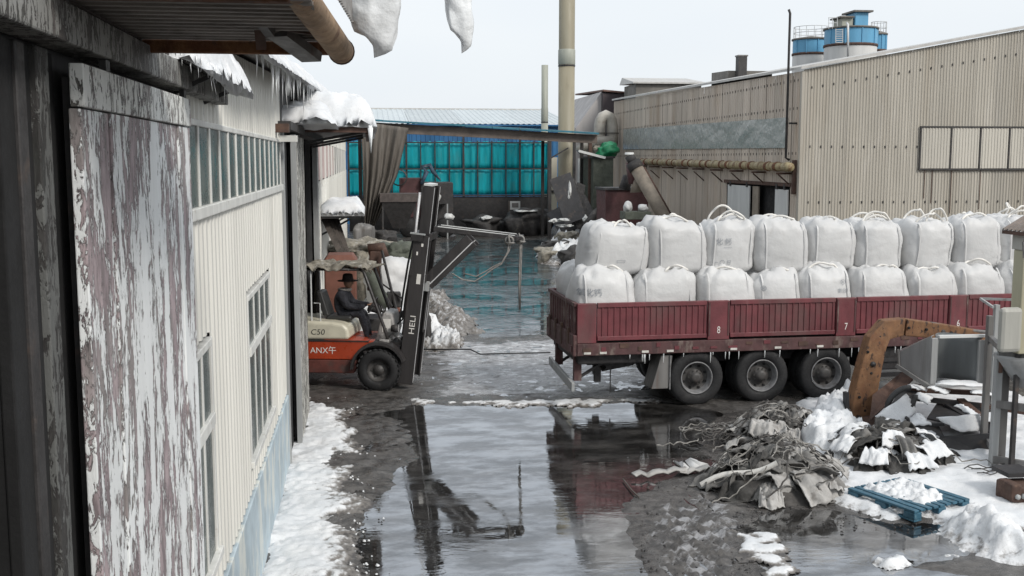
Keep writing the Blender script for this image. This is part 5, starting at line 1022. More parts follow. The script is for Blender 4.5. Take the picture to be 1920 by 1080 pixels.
fb(mbox(.0, .04, -.522, -.513, 2.80, 2.86), 'sticker', 'decal_white'); fb(mbox(-.08, -.05, -.522, -.513, 2.62, 2.69), 'sticker', 'decal_white')
v, f = text_geo('HELI', .16, 'CENTER'); fb(MB().add([mt(.0 - p[1], -.514, 1.22 + p[0] * 1.25) for p in v], f), 'decal', 'decal_white')
# carriage with crane jib
CZ = 3.05
cg = fb(mbox(.12, .17, -.50, .50, CZ - .95, CZ - .80), 'carriage', 'mast_steel', bevel=.006); fb(mbox(.12, .17, -.50, .50, CZ - .12, CZ + .02), 'carriage_bar', 'mast_steel', cg, bevel=.006)
for y in (-.36, .36): fb(mbox(.118, .16, y - .05, y + .05, CZ - .80, CZ - .12), 'carriage_plate', 'mast_steel', cg)
for y in (-.24, .24):
    j = fb(MB().hexa([mt(.17, y - .05, CZ + .06), mt(1.95, y - .04, CZ + .11), mt(1.95, y + .04, CZ + .11), mt(.17, y + .05, CZ + .06), mt(.17, y - .05, CZ + .16), mt(1.95, y - .04, CZ + .18), mt(1.95, y + .04, CZ + .18), mt(.17, y + .05, CZ + .16)]), 'jib_arm', 'mast_steel', bevel=.008)
    fb(MB().hexa([mt(.25, y - .045, CZ + .162), mt(1.8, y - .038, CZ + .18), mt(1.8, y - .018, CZ + .18), mt(.25, y - .02, CZ + .162), mt(.25, y - .042, CZ + .178), mt(1.8, y - .036, CZ + .192), mt(1.8, y - .02, CZ + .192), mt(.25, y - .024, CZ + .178)]), 'snow_line', 'white_board', j)
    b_ = fb(MB().beam(mt(.16, y, CZ - 1.0), mt(.95, y, CZ - .02), .07, .30), 'jib_brace', 'mast_steel', bevel=.006); fb(MB().beam(mt(.22, y - .042, CZ - 1.0), mt(.98, y - .042, CZ - .05), .008, .02), 'worn_edge', 'chrome', b_)
fb(mbox(.10, .22, -.34, .34, CZ - 1.15, CZ - .95), 'jib_foot', 'pale_steel', bevel=.01); fb(mbox(.5, .58, -.24, .24, CZ - .08, CZ + .0), 'jib_tie', 'mast_steel'); fb(mbox(1.84, 1.90, -.36, .36, CZ + .10, CZ + .15), 'jib_tie', 'mast_steel')

for k, (y, dx) in enumerate(((-.26, -.20), (-.18, -.22), (.10, -.2))):
    fb(MB().tube([mt(dx, y, 3.0), mt(dx - .06, y, 2.4), mt(dx - .10, y + .02, 1.7), (.36, y, 1.35), (.22, y - .03, 1.2)], .018, 7), 'hose', 'decal_black', smooth=True)
fb(MB().tube([(.1, -.5, 1.0), (.25, -.46, 1.15), (.42, -.45, 1.0), (.5, -.45, .8)], .02, 7), 'hose', 'decal_black', smooth=True)
fb(MB().box(-.3, -.02, -.66, -.60, .78, .82), 'step', 'mast_steel'); fb(MB().box(.0, .2, -.56, -.38, .97, 1.03), 'fender_top', 'cowl_grey', bevel=.01)
# slings hanging from the jib
def fw(p): return W[fk] @ Vector(p)
tip = Vector(mt(1.88, 0, CZ + .14)); sl1 = thing('sling_rope', 'straight sling rope hanging from the end of the forklift jib', 'rope', fw((tip.x, .30, tip.z - 1.4)))
def rope(t, pts, r): MB().tube([fw(p) for p in pts], r, 7).build('strand', 'rope', t, True)
def knot(t, p, s=1.0):
    for k in range(3): MB().lathe([(.055 * s, -.02), (.085 * s, 0), (.055 * s, .02)], tuple(fw(p) + Vector((.02 * (k - 1), 0, -.04 * k))), 'xyz'[k % 3], 12, True).build('knot', 'rope', t, True)
T0 = (tip.x + .02, -.12, tip.z); knot(sl1, T0, 1.2); rope(sl1, [T0, (T0[0], T0[1], T0[2] - .3), (T0[0] - .02, T0[1], T0[2] - .9), (T0[0] - .01, T0[1], T0[2] - 1.45)], .017); rope(sl1, [(T0[0] + .03, T0[1], T0[2]), (T0[0] + .03, T0[1], T0[2] - .3), (T0[0] + .01, T0[1], T0[2] - .9), (T0[0] + .0, T0[1] + .03, T0[2] - 1.45)], .013)
sl2 = thing('sling_rope', 'slack sling rope swinging back from the forklift jib end', 'rope', fw((tip.x - .2, -.2, tip.z - .7)))
T1 = (tip.x - .18, -.30, tip.z - .01); knot(sl2, T1, 1.2)
sw2 = [T1, (T1[0] - .03, T1[1], T1[2] - .25), (T1[0] - .16, T1[1], T1[2] - .50), (T1[0] - .36, T1[1], T1[2] - .62), (T1[0] - .48, T1[1], T1[2] - .72), (T1[0] - .70, T1[1], T1[2] - .86), (T1[0] - .95, T1[1], T1[2] - .82), (T1[0] - 1.15, T1[1], T1[2] - .70)]
rope(sl2, sw2, .015); rope(sl2, [(p[0] + .03, p[1] + .03, p[2] + .02 * i) for i, p in enumerate(sw2[:7])], .012)

# ------------------------------------------------------------------ driver
dv_ = thing('person', 'driver in dark jacket and wide brimmed hat sitting in the forklift', 'person', FO, FA)
def skin(name, joints, edges, radii, m, parent, sub=2):
    me = bpy.data.meshes.new(name); me.from_pydata(joints, edges, []); me.update(); o = bpy.data.objects.new(name, me); COL.objects.link(o); o.parent = parent; W[o] = W[parent].copy(); me.materials.append(M[m])
    md = o.modifiers.new('skin', 'SKIN'); md.use_smooth_shade = True
    for i, r in enumerate(radii): me.skin_vertices[0].data[i].radius = (r, r) if isinstance(r, (int, float)) else r
    me.skin_vertices[0].data[0].use_root = True
    s2 = o.modifiers.new('sub', 'SUBSURF'); s2.levels = sub; s2.render_levels = sub; return o
J = [(-.92, 0, 1.50), (-.90, 0, 1.66), (-.86, 0, 1.82), (-.80, 0, 1.93), (-.77, 0, 2.00),      # spine to neck
     (-.84, -.19, 1.88), (-.72, -.25, 1.66), (-.46, -.18, 1.62), (-.36, -.14, 1.66),            # near arm
     (-.84, .19, 1.88), (-.70, .25, 1.66), (-.44, .16, 1.64), (-.34, .10, 1.68),                # far arm
     (-.84, -.10, 1.48), (-.45, -.14, 1.50), (-.36, -.14, 1.16), (-.33, -.14, .99), (-.20, -.14, .95),
     (-.84, .10, 1.48), (-.45, .14, 1.50), (-.36, .14, 1.16), (-.33, .14, .99), (-.20, .14, .95)]
E_ = [(0, 1), (1, 2), (2, 3), (3, 4), (2, 5), (5, 6), (6, 7), (7, 8), (2, 9), (9, 10), (10, 11), (11, 12), (0, 13), (13, 14), (14, 15), (15, 16), (16, 17), (0, 18), (18, 19), (19, 20), (20, 21), (21, 22)]
Rr = [(.20, .18), (.20, .18), (.21, .18), .13, .07, .11, .085, .065, .035, .11, .085, .065, .035, .12, .10, .065, .05, .045, .10, .085, .065, .05, .045]
skin('body', J, E_, Rr, 'jacket', dv_)
hc_ = Vector((-.735, 0, 2.115)); A = np.zeros((17, 29, 3))
for i in range(17):
    f_ = i / 16 * math.pi
    for j in range(29):
        a_ = j / 28 * 2 * math.pi; d_ = Vector((math.sin(f_) * math.cos(a_), math.sin(f_) * math.sin(a_), math.cos(f_)))
        p = Vector((d_.x * .098, d_.y * .078, d_.z * .122))
        if d_.z < 0: p.x *= 1 + .10 * d_.z; p.y *= 1 + .28 * d_.z
        face = max(0, d_.x) ** 3
        p.x += .022 * face * math.exp(-((d_.z + .10) / .16) ** 2) * math.exp(-(d_.y / .16) ** 2)          # nose
        p.x -= .012 * face * math.exp(-((d_.z - .10) / .10) ** 2) * math.exp(-((abs(d_.y) - .35) / .18) ** 2)  # eye sockets
        p.x -= .006 * face * math.exp(-((d_.z + .45) / .07) ** 2)                                              # mouth
        A[i, j] = hc_ + p
mb = MB(); mb.grid(A); fb(mb, 'head', 'skin', dv_, smooth=True)
for s in (-1, 1): fb(MB().lathe([(.001, -.012), (.022, -.01), (.028, 0), (.02, .012), (.001, .008)], (-.74, s * .08, 2.11), 'y', 10), 'ear', 'skin', dv_, smooth=True)
fb(MB().lathe([(.21, -.02), (.205, -.008), (.12, .0), (.108, .05), (.10, .11), (.07, .13), (.001, .115)], (-.745, 0, 2.165), 'z', 26), 'hat', 'hat', dv_, smooth=True)
fb(MB().lathe([(.10, -.03), (.135, -.01), (.15, .02), (.12, .045), (.09, .03)], (-.81, 0, 1.955), 'z', 20, True), 'hood_collar', 'hood_fur', dv_, smooth=True)
for s, hx, hy in ((-1, -.33, -.13), (1, -.31, .09)):
    H0 = Vector((hx, hy, 1.665)); pj = [H0, H0 + Vector((.06, 0, .015))]; pe = [(0, 1)]; pr = [(.03, .018), (.04, .016)]
    for k in range(4):
        b = len(pj); o0 = H0 + Vector((.065, (k - 1.5) * .021, .017)); Lk = (.05, .058, .054, .042)[k]
        pj += [o0, o0 + Vector((Lk * .55, 0, -.012)), o0 + Vector((Lk * .55, 0, -.012 - Lk * .5))]; pe += [(1, b), (b, b + 1), (b + 1, b + 2)]; pr += [.0095, .009, .008]
    b = len(pj); pj += [H0 + Vector((.025, -s * .035, .01)), H0 + Vector((.06, -s * .05, -.015))]; pe += [(0, b), (b, b + 1)]; pr += [.011, .009]
    skin('hand', pj, pe, pr, 'skin', dv_, 1)

# ------------------------------------------------------------------ clutter behind the forklift
rx = thing('red_crate', 'dull red crate on the snow behind the forklift roof', 'crate', (-.6, 25, 0)); a, b = AY(609, 540, 25.2), AY(668, 482, 25.2)
MB().box(a.x, b.x, 25, 26, 0, b.z - .1).build('body', 'red_box', rx, bevel=.04); MB().hexa([(a.x - .03, 24.97, b.z - .1), (b.x + .03, 24.97, b.z - .1), (b.x + .03, 26.03, b.z - .1), (a.x - .03, 26.03, b.z - .1), (a.x + .08, 25.1, b.z + .06), (b.x - .08, 25.1, b.z + .06), (b.x - .08, 25.9, b.z + .06), (a.x + .08, 25.9, b.z + .06)]).build('lid', 'red_box', rx, bevel=.02)
pl = thing('plank_stack', 'dark planks leaning on the white wall below the small awning', 'planks', (-1, 30, 0))
for k in range(5): MB().beam(AY(640 + k * 3, 478, 27.5 + k * .1), AY(606 + k * 6, 408, 29 + k * .1), .14, .03, (0, 1, 0)).build('plank', 'wood_plank', pl)
sm = thing('rusty_machine', 'rusty machine frame with a belt arm behind the forklift cab', 'machine', (.2, 25, 0))
MB().beam(AY(700, 545, 25.5), AY(705, 470, 25.5), .30, .26, (0, 1, 0)).build('column', 'rust_brown', sm, bevel=.03); MB().tube([AY(690, 468, 25.5), AY(716, 464, 25.5), AY(720, 482, 25.5)], .14, 9).build('head', 'rust_brown', sm, True)
for p, q, r in (((716, 470), (745, 590), .035), ((690, 500), (735, 575), .03), ((712, 500), (725, 600), .025), ((700, 520), (755, 560), .02)): MB().tube([AY(*p, 25.2), AY(*q, 24.8)], r, 6).build('stay', 'dark_steel', sm)
MB().tube([AY(690, 510, 25), AY(714, 560, 24.9), AY(718, 578, 24.9)], [.12, .18, .10], 9).build('guard', 'olive', sm, True); MB().tube([AY(690, 575, 24.6), AY(716, 582, 24.6)], .10, 10).build('drum', 'dark_junk', sm, True)
a, b = AY(735, 576, 25), AY(742, 548, 25); MB().box(a.x - .12, b.x + .12, 24.9, 25.2, a.z, b.z).build('motor', 'dark_junk', sm, bevel=.03); MB().box(a.x - .1, b.x + .1, 24.9, 25.15, a.z - .22, a.z).build('motor_base', 'red_box', sm, bevel=.02)
MB().box(AY(690, 600, 25.2).x, AY(745, 600, 25.2).x, 24.9, 25.9, 0, .9).build('bed', 'dark_junk', sm, bevel=.03)
lump('rubbish_heap', (690, 482), 33, 130, 36, 'tarp_dirty', 'heap of brown sacks and snow against the back of the bank', 'rubbish', 71, .5, 20)
lump('rubbish_heap', (742, 492), 32, 70, 40, 'olive', 'darker sack heap right behind the mast', 'rubbish', 73, .5, 16)
lump('snow_pillow', (735, 560), 30, 95, 80, 'sack', 'bright rounded snow drift behind the mast', 'snow', 75, .18, 22)
lump('tyre_scrap', (793, 620), 26.6, 32, 40, 'dark_junk', 'dark tyre scrap at the right of the mast foot', 'scrap', 77, .3, 16)

# ------------------------------------------------------------------ right: old sack heaps
def cloth(t, c, su, sv, tilt, rz, seed, m, amp=.1, name='old_sack', fall=None):
    n = 36; U_, V_ = np.meshgrid(np.linspace(-1, 1, n), np.linspace(-1, 1, n), indexing='ij')
    rr = np.sqrt(U_ ** 2 + V_ ** 2); k = 1 + .14 * fbm(U_ * 1.5 + seed, V_ * 1.5, 0, 2, seed)
    w1 = fbm(U_ * .8 + seed, V_ * .8, 0, 2, seed + 3); w2 = fbm(U_ * 1.3, V_ * 1.3 + seed, 0, 2, seed + 8)
    x = U_ * su * k; y = V_ * sv * k * (1 - .25 * np.abs(np.sin(2.4 * U_ + 2 * w1)))
    z = amp * (1.3 * np.abs(np.sin(2.3 * U_ + 2.4 * w1 + seed)) + .55 * np.abs(np.sin(5.1 * U_ + 1.5 * V_ + 3 * w2)) + .3 * np.abs(np.sin(6 * V_ + 4 * w1)) - .9) - .5 * amp * rr ** 2
    if fall: z = z - fall * rr ** 2
    R_ = Matrix.Rotation(rz, 3, 'Z') @ Matrix.Rotation(tilt, 3, 'X'); A = np.stack([x, y, z], -1) @ np.array(R_).T + np.array(c); A[..., 2] = np.maximum(A[..., 2], .03 + .03 * fbm(U_ * 4, V_ * 4, 0, 2, seed))
    mb = MB(); mb.grid(A); return mb.build(name, m, t, True, solid=.012)
def crumple(t, c, sx, sy, sz, rz, seed, m, name='old_sack', amp=.34):
    n = 26; f = np.linspace(0, math.pi, n)[:, None]; a = np.linspace(0, 2 * math.pi, 2 * n)[None, :]
    dx, dy, dz = np.sin(f) * np.cos(a), np.sin(f) * np.sin(a), np.cos(f) * np.ones_like(a)
    w1 = fbm(dx * 1.2 + seed, dy * 1.2, dz * 1.2, 2, seed) * .8
    rid = 1 - np.abs(fbm(dx * 2.1 + w1 + seed, dy * 2.1 + w1, dz * 2.1, 3, seed + 2, .5)) * 1.6
    rid2 = 1 - np.abs(fbm(dx * 4.6 + w1 * 2, dy * 4.6 + seed, dz * 4.6, 2, seed + 6)) * 1.6
    r = .82 + amp * rid * .75 + amp * .32 * rid2; cr, sr = math.cos(rz), math.sin(rz); X_, Y_ = dx * r * sx, dy * r * sy
    A = np.stack([c[0] + X_ * cr - Y_ * sr, c[1] + X_ * sr + Y_ * cr, np.maximum(.02, c[2] + dz * r * sz)], -1); A[:, -1] = A[:, 0]
    mb = MB(); mb.grid(A); return mb.build(name, m, t, True)
def wander(c, L, seed, r, zmax, loop=.0):
    rnd = random.Random(seed); p = []; a = rnd.uniform(0, 6.28); x, y = c[0] + rnd.uniform(-r, r) * .7, c[1] + rnd.uniform(-r, r) * .5; st = L / 16
    turn = rnd.uniform(-.35, .35)
    for i in range(17):
        d = math.hypot((x - c[0]) / r, (y - c[1]) / r); z = zmax * max(0, 1 - d * d * .8) + .05 + loop * math.sin(i / 16 * math.pi) + .05 * rnd.random(); p.append((x, y, max(.04, z)))
        a += turn + rnd.uniform(-.5, .5); x += st * math.cos(a); y += st * math.sin(a) * .8
    return p
def flap(t, c, ang, L, wd, rise, drop, seed, m, name='old_sack', pa=1.0):
    """a fold of cloth: leaves the heap at c, rises, then hangs outwards in pleats"""
    nv, nu = 20, 26; v = np.linspace(0, 1, nv)[:, None]; u = np.linspace(-1, 1, nu)[None, :]; ph = seed * 1.7
    w1 = fbm(u * 1.1 + seed, v * 1.3, 0, 3, seed); w2 = fbm(u * 2.6 + seed, v * 2.6, 3.0, 3, seed + 4)
    r = L * (v * (1 + .15 * w1) - .18); lat = wd * u * (.62 + .45 * v + .12 * w1)
    w3 = .5 + .5 * np.clip(fbm(u * 1.4 + seed, v * 1.1, 7.0, 2, seed + 9) * 1.6, -1, 1); pl = pa * ((np.abs(np.sin(u * 2.3 + ph + 3.0 * w1 + 1.2 * v)) - .5) * (.5 + w3) + .45 * (np.abs(np.sin(u * 4.6 + ph * 2 - 2.2 * v + 4.5 * w2)) - .5) * (1.2 - w3))
    z = rise * np.sin(np.pi * np.minimum(1, v * .95)) - drop * v ** 2 + .30 * wd * pl * (.25 + v * .8) + .16 * wd * w2
    rr = r + .22 * wd * pl * v; ca, sa = math.cos(ang), math.sin(ang)
    A = np.stack([c[0] + rr * ca - lat * sa, c[1] + (rr * sa + lat * ca) * .85, np.maximum(.03 + .02 * w2 + 0 * z, c[2] + z)], -1)
    mb = MB(); mb.grid(A); return mb.build(name, m, t, True, solid=.014)
def heap(label, c, r, zmax, n, seed, mats, nstr, smats, snowy=False):
    t = thing('sack_heap', label, 'sacks', (c[0], c[1], 0), group='heaps of old sacks'); rnd = random.Random(seed)
    X_, Y_ = np.meshgrid(np.linspace(-1.05, 1.05, 30), np.linspace(-1.05, 1.05, 30), indexing='ij'); rr = np.sqrt(X_ ** 2 + Y_ ** 2)
    Z_ = zmax * .7 * np.clip(1 - rr ** 2, -.05, 1) * (1 + .3 * fbm(X_ * 2 + seed, Y_ * 2, 0, 3, seed)); mb = MB(); mb.grid(np.stack([c[0] + X_ * r, c[1] + Y_ * r * .8, Z_], -1)); mb.build('core', 'strap_dark', t, True)  # dark mound showing through as painted shade between the folds
    k = 0
    for d, cnt in ((.86, int(n * .34)), (.60, int(n * .30)), (.34, int(n * .22)), (.10, int(n * .16))):
        for q in range(cnt):
            a = (q + rnd.uniform(-.35, .35)) * 2 * math.pi / cnt + d * 3; s = rnd.uniform(.30, .52) * r; zz = zmax * max(.10, 1 - d * d) * rnd.uniform(.7, 1.0)
            flap(t, (c[0] + d * r * .8 * math.cos(a), c[1] + d * r * .65 * math.sin(a), zz), a + rnd.uniform(-1.5, 1.5), s * rnd.uniform(.6, 1.5), s * rnd.uniform(.35, 1.0), rnd.uniform(.02, .22) * r, rnd.uniform(.08, .40) * r, seed * 7 + k, rnd.choice(mats)); k += 1
            if q % 3 == 0: cloth(t, (c[0] + d * r * .85 * math.cos(a + .5), c[1] + d * r * .7 * math.sin(a + .5), zz * 1.02 + .05), s * rnd.uniform(.5, .9), s * rnd.uniform(.3, .5), rnd.uniform(.2, 1.1), rnd.uniform(0, 6), seed * 19 + k, rnd.choice(mats), .07 * r, fall=.08 * r)
    for k in range(nstr):
        pth = wander(c, rnd.uniform(.7, 1.6) * r, seed * 31 + k, r, zmax * 1.0, rnd.uniform(0, .10)); MB().ribbon(pth, rnd.uniform(.010, .026), .004, (rnd.uniform(-.6, .6), -.7, .7)).build('strap', smats[k % len(smats)], t, True)
    return t
OLD = ['sack_old', 'sack_old', 'sack_old_pale', 'sack_old_dark', 'sack_old', 'sack_old_pale']  # pale and dark tones mixed in as highlights and crevice shade
heap('front heap of grey crumpled old sacks with trailing straps', (5.66, 13.95), .96, .60, 46, 5, OLD, 34, ['strap_old', 'strap_dark', 'strap_old'])
heap('rear heap of tangled old sacks and straps near the trailer wheels', (6.55, 16.25), .85, .55, 36, 9, OLD, 34, ['strap_old', 'strap_dark', 'strap_dark'])
st = thing('strap_tangle', 'flat dark strap tangle spilling left of the rear heap', 'straps', (5.6, 16.4, 0))
for k in range(26): MB().ribbon(wander((5.65, 16.5), random.uniform(.5, 1.2), 900 + k, .7, .1, .06), .024, .005, (random.uniform(-.6, .6), -.5, .8)).build('strap', random.choice(('strap_dark', 'strap_dark', 'strap_old')), st, True)
fs = thing('torn_sack', 'pale torn sack strip lying in the puddle left of the front heap', 'sack', (4.3, 14.4, 0))
for i, (p, q, w_) in enumerate((((1188, 893), (1290, 880), .11), ((1270, 888), (1345, 876), .10), ((1272, 878), (1312, 872), .28))):
    a, b = G(*p, .05), G(*q, .08); MB().ribbon([a.lerp(b, k / 8) + Vector((0, .03 * math.sin(k * 1.7), .03 * math.sin(k * 2.3 + i) + .01)) for k in range(9)], w_, .02, (0, -.3, 1)).build('strip', 'sack_old_pale' if i < 2 else 'sack', fs, True)
MB().ribbon([G(1310, 905, .1).lerp(G(1452, 862, .55), k / 10) + Vector((0, -.1, .05 * math.sin(k * .6))) for k in range(11)], .07, .01, (0, -.8, .6)).build('strap', 'sack_strap', fs, True)
t = heap('snow covered heap of dark sacks right of the other heaps', (7.72, 14.9), .98, .46, 30, 13, ['sack_old_dark', 'sack_old', 'snow', 'sack_old_dark'], 20, ['strap_dark', 'strap_old', 'strap_dark'])
rnd = random.Random(8)
for k, (dx, dy, s) in enumerate(((-.35, .15, .34), (.15, .2, .42), (.55, .1, .3), (-.05, -.25, .26), (.35, -.45, .34), (-.6, -.1, .3), (.62, -.3, .22), (-.2, .4, .4), (-.4, -.5, .3), (0.1, -.65, .3))):
    d = math.hypot(dx / .98, dy / .8); flap(t, (7.72 + dx, 14.9 + dy, .50 * (1 - d * d * .8) + .10), math.atan2(dy - .1, dx), s * 1.1, s * .7, .05, .16, 600 + k, 'snow', 'snow_patch', .25)
# ------------------------------------------------------------------ right: rusty crane arm
ra = thing('crane_arm', 'bent rusty orange box section crane arm standing in the snow', 'crane arm', G(1612, 800))
a = AY(1610, 800, 17.2); yb = 17.2
def sec(px, py, hw, dep, th=.22):      # cross-section centre and half-width along the picture
    c = AY(px, py, dep); return c, hw
spine = [(1606, 812, 24, 17.15), (1617, 740, 25, 17.2), (1630, 680, 22, 17.25), (1641, 640, 21, 17.3), (1658, 617, 20, 17.4), (1690, 612, 17, 17.55), (1760, 620, 15, 17.9), (1830, 629, 12, 18.3), (1890, 637, 9, 18.6)]
pts = [AY(x, y, d) for x, y, w_, d in spine]; rings = []
for i, p in enumerate(pts):
    t = (pts[min(i + 1, len(pts) - 1)] - pts[max(i - 1, 0)]).normalized(); side = Vector((0, 1, 0)); nn = t.cross(side).normalized(); hw = spine[i][2] * spine[i][3] / FPX; th = .13
    rings.append([p - nn * hw - side * th, p + nn * hw - side * th, p + nn * hw + side * th, p - nn * hw + side * th])
for i0, i1, nm in ((0, 5, 'upright'), (5, len(pts) - 1, 'jib')):
    mb = MB(); vs = [v for r in rings[i0:i1 + 1] for v in r]; n_ = i1 - i0 + 1
    fs_ = [(i * 4 + k, i * 4 + (k + 1) % 4, i * 4 + 4 + (k + 1) % 4, i * 4 + 4 + k) for i in range(n_ - 1) for k in range(4)] + [(3, 2, 1, 0), tuple((n_ - 1) * 4 + k for k in range(4))]
    if nm == 'jib': vs = [Vector(v) + Vector((.03, 0, -.004)) for v in vs]
    mb.add(vs, fs_); mb.build(nm, 'rust_orange', ra, bevel=.02)
for (hx, hy, hd) in ((1622, 770, 17.05), (1612, 745, 17.05), (1634, 700, 17.1), (1628, 660, 17.12), (1650, 632, 17.2), (1705, 615, 17.4), (1738, 618, 17.55), (1785, 624, 17.8)):
    q = AY(hx, hy, hd); MB().lathe([(.001, -.004), (.016, -.004), (.024, .0), (.024, .03)], tuple(q), 'y', 12).build('bolt_hole', 'shade_black', ra, True)
for i in (2, 6, 7): MB().tube([pts[i] - Vector((0, .16, 0)), pts[i] + Vector((0, .16, 0))], .045, 12).build('pin', 'dark_steel', ra, True)
MB().lathe([(.001, .0), (.34, 0), (.34, .16), (.20, .16), (.19, .22), (.001, .22)], tuple(G(1640, 806, .0)), 'z', 24).build('base_ring', 'rust_brown', ra, True)
MB().beam(AY(1588, 800, 17.0), AY(1586, 735, 17.0), .06, .12, (0, 1, 0)).build('side_bar', 'sheet_dark', ra)
MB().tube([AY(1745, 606, 17.7), AY(1800, 618, 18.0), AY(1870, 624, 18.3)], .03, 8).build('hydraulic_pipe', 'grey_steel', ra, True)
# galvanised hopper section
gh = thing('duct_section', 'open grey galvanised duct section lying on the scrap', 'duct', AY(1770, 740, 17.0))
def q3(px, py, d): return AY(px, py, d)
fl = [q3(1690, 660, 17.4), q3(1745, 632, 16.9), q3(1752, 632, 16.85), q3(1752, 718, 16.85), q3(1745, 718, 16.9), q3(1692, 690, 17.4)]
MB().add([q3(1688, 660, 17.5), q3(1747, 630, 16.8), q3(1745, 720, 16.8), q3(1690, 692, 17.5)], [(0, 1, 2, 3)]).build('cone_side', 'galv', gh, solid=.012)
MB().add([q3(1747, 630, 16.8), q3(1752, 628, 17.4), q3(1690, 655, 17.9), q3(1688, 660, 17.5)], [(0, 1, 2, 3)]).build('cone_top', 'galv', gh, solid=.012)
MB().prism([(0, 0), (.11, 0), (.11, .80), (0, .80)], q3(1744, 721, 16.78), (1, 0, 0), (0, 0, 1), (0, 1, 0), .05).build('flange', 'galv', gh, bevel=.006)
x0, x1 = q3(1757, 700, 16.85), q3(1834, 700, 16.85); A = np.zeros((16, 8, 3))
for i in range(16):
    s = i / 15
    for j in range(8): A[i, j] = (x0.x + (x1.x - x0.x) * s, 16.86 + .55 * math.sin(math.pi * s) ** .8, q3(1757, 722, 16.85).z + (q3(1757, 634, 16.85).z - q3(1757, 722, 16.85).z) * j / 7)
mb = MB(); mb.grid(A); mb.build('curved_back', 'galv_in', gh, True, solid=.012)
MB().prism([(0, 0), (.14, 0), (.14, .78), (0, .78)], q3(1832, 722, 16.8), (1, 0, 0), (0, 0, 1), (0, 1, 0), .05).build('flange', 'galv', gh, bevel=.006)
MB().add([q3(1848, 640, 16.85), q3(1872, 668, 17.4), q3(1870, 705, 17.4), q3(1848, 722, 16.85)], [(0, 1, 2, 3)]).build('cone_side', 'galv_in', gh, solid=.012)
MB().box(x0.x, x1.x + .3, 16.82, 16.9, q3(1757, 634, 16.85).z, q3(1757, 629, 16.85).z).build('top_edge', 'white_board', gh)
MB().beam(q3(1680, 685, 17.0), q3(1742, 726, 16.6), .04, .06).build('lower_bar', 'grey_steel', gh); MB().tube([q3(1686, 690, 17.0), q3(1684, 655, 17.0)], .02, 6).build('side_bar', 'grey_steel', gh)
# scrap plates with snow
sp = thing('scrap_plates', 'pile of dark scrap plates and frames under the grey duct section', 'scrap', G(1760, 830))
def quad(t, name, P_, m, th=.03, smooth=False): return MB().add([Vector(p) for p in P_], [(0, 1, 2, 3)]).build(name, m, t, solid=th)
quad(sp, 'plate', [AY(1630, 790, 16.4), AY(1636, 742, 16.9), AY(1692, 698, 17.6), AY(1712, 712, 17.2)], 'rust_brown', .04)
quad(sp, 'plate', [AY(1645, 795, 16.2), AY(1715, 770, 16.4), AY(1720, 735, 16.8), AY(1690, 730, 16.9)], 'sheet_dark', .03)
quad(sp, 'plate', [AY(1738, 785, 16.2), AY(1860, 812, 15.5), AY(1862, 770, 16.6), AY(1760, 752, 17.2)], 'sheet_dark', .03)
quad(sp, 'plate', [AY(1655, 832, 15.7), AY(1780, 838, 15.5), AY(1760, 800, 16.2), AY(1660, 800, 16.2)], 'sheet_dark', .03)
quad(sp, 'curved_plate', [AY(1742, 828, 15.6), AY(1862, 846, 15.2), AY(1862, 812, 15.25), AY(1760, 818, 15.55)], 'sheet_dark', .04)
quad(sp, 'plate', [AY(1745, 848, 15.5), AY(1862, 852, 15.2), AY(1864, 815, 15.3), AY(1742, 818, 15.6)], 'sheet_dark', .04)
for p, q, d0, d1, w_ in (((1700, 745), (1880, 765), 17.2, 16.4, .10), ((1690, 730), (1870, 738), 17.4, 17.0, .10), ((1800, 752), (1850, 795), 16.8, 15.9, .14), ((1775, 760), (1838, 800), 16.8, 15.9, .08), ((1715, 722), (1880, 745), 17.4, 17.0, .06), ((1640, 800), (1770, 795), 16.1, 15.8, .07), ((1830, 770), (1835, 800), 16.4, 16.2, .1), ((1850, 735), (1852, 790), 16.6, 16.4, .08), ((1838, 760), (1930, 775), 16.4, 16.0, .08)):
    MB().beam(AY(*p, d0), AY(*q, d1), w_, w_ * .8).build('steel_bar', random.choice(('rust_brown', 'sheet_dark', 'sheet_dark')), sp, bevel=.005)
MB().tube([AY(1708, 808, 15.9), AY(1702, 785, 15.9), AY(1698, 783, 15.9)], .03, 7).build('hook', 'sheet_dark', sp, True)
MB().tube([AY(1690 + 26 * math.cos(q), 752 + 22 * math.sin(q) - 12 * math.cos(q), 16.2) for q in np.linspace(0, 5.4, 20)], .05, 7).build('tyre_ring', 'decal_black', sp, True)
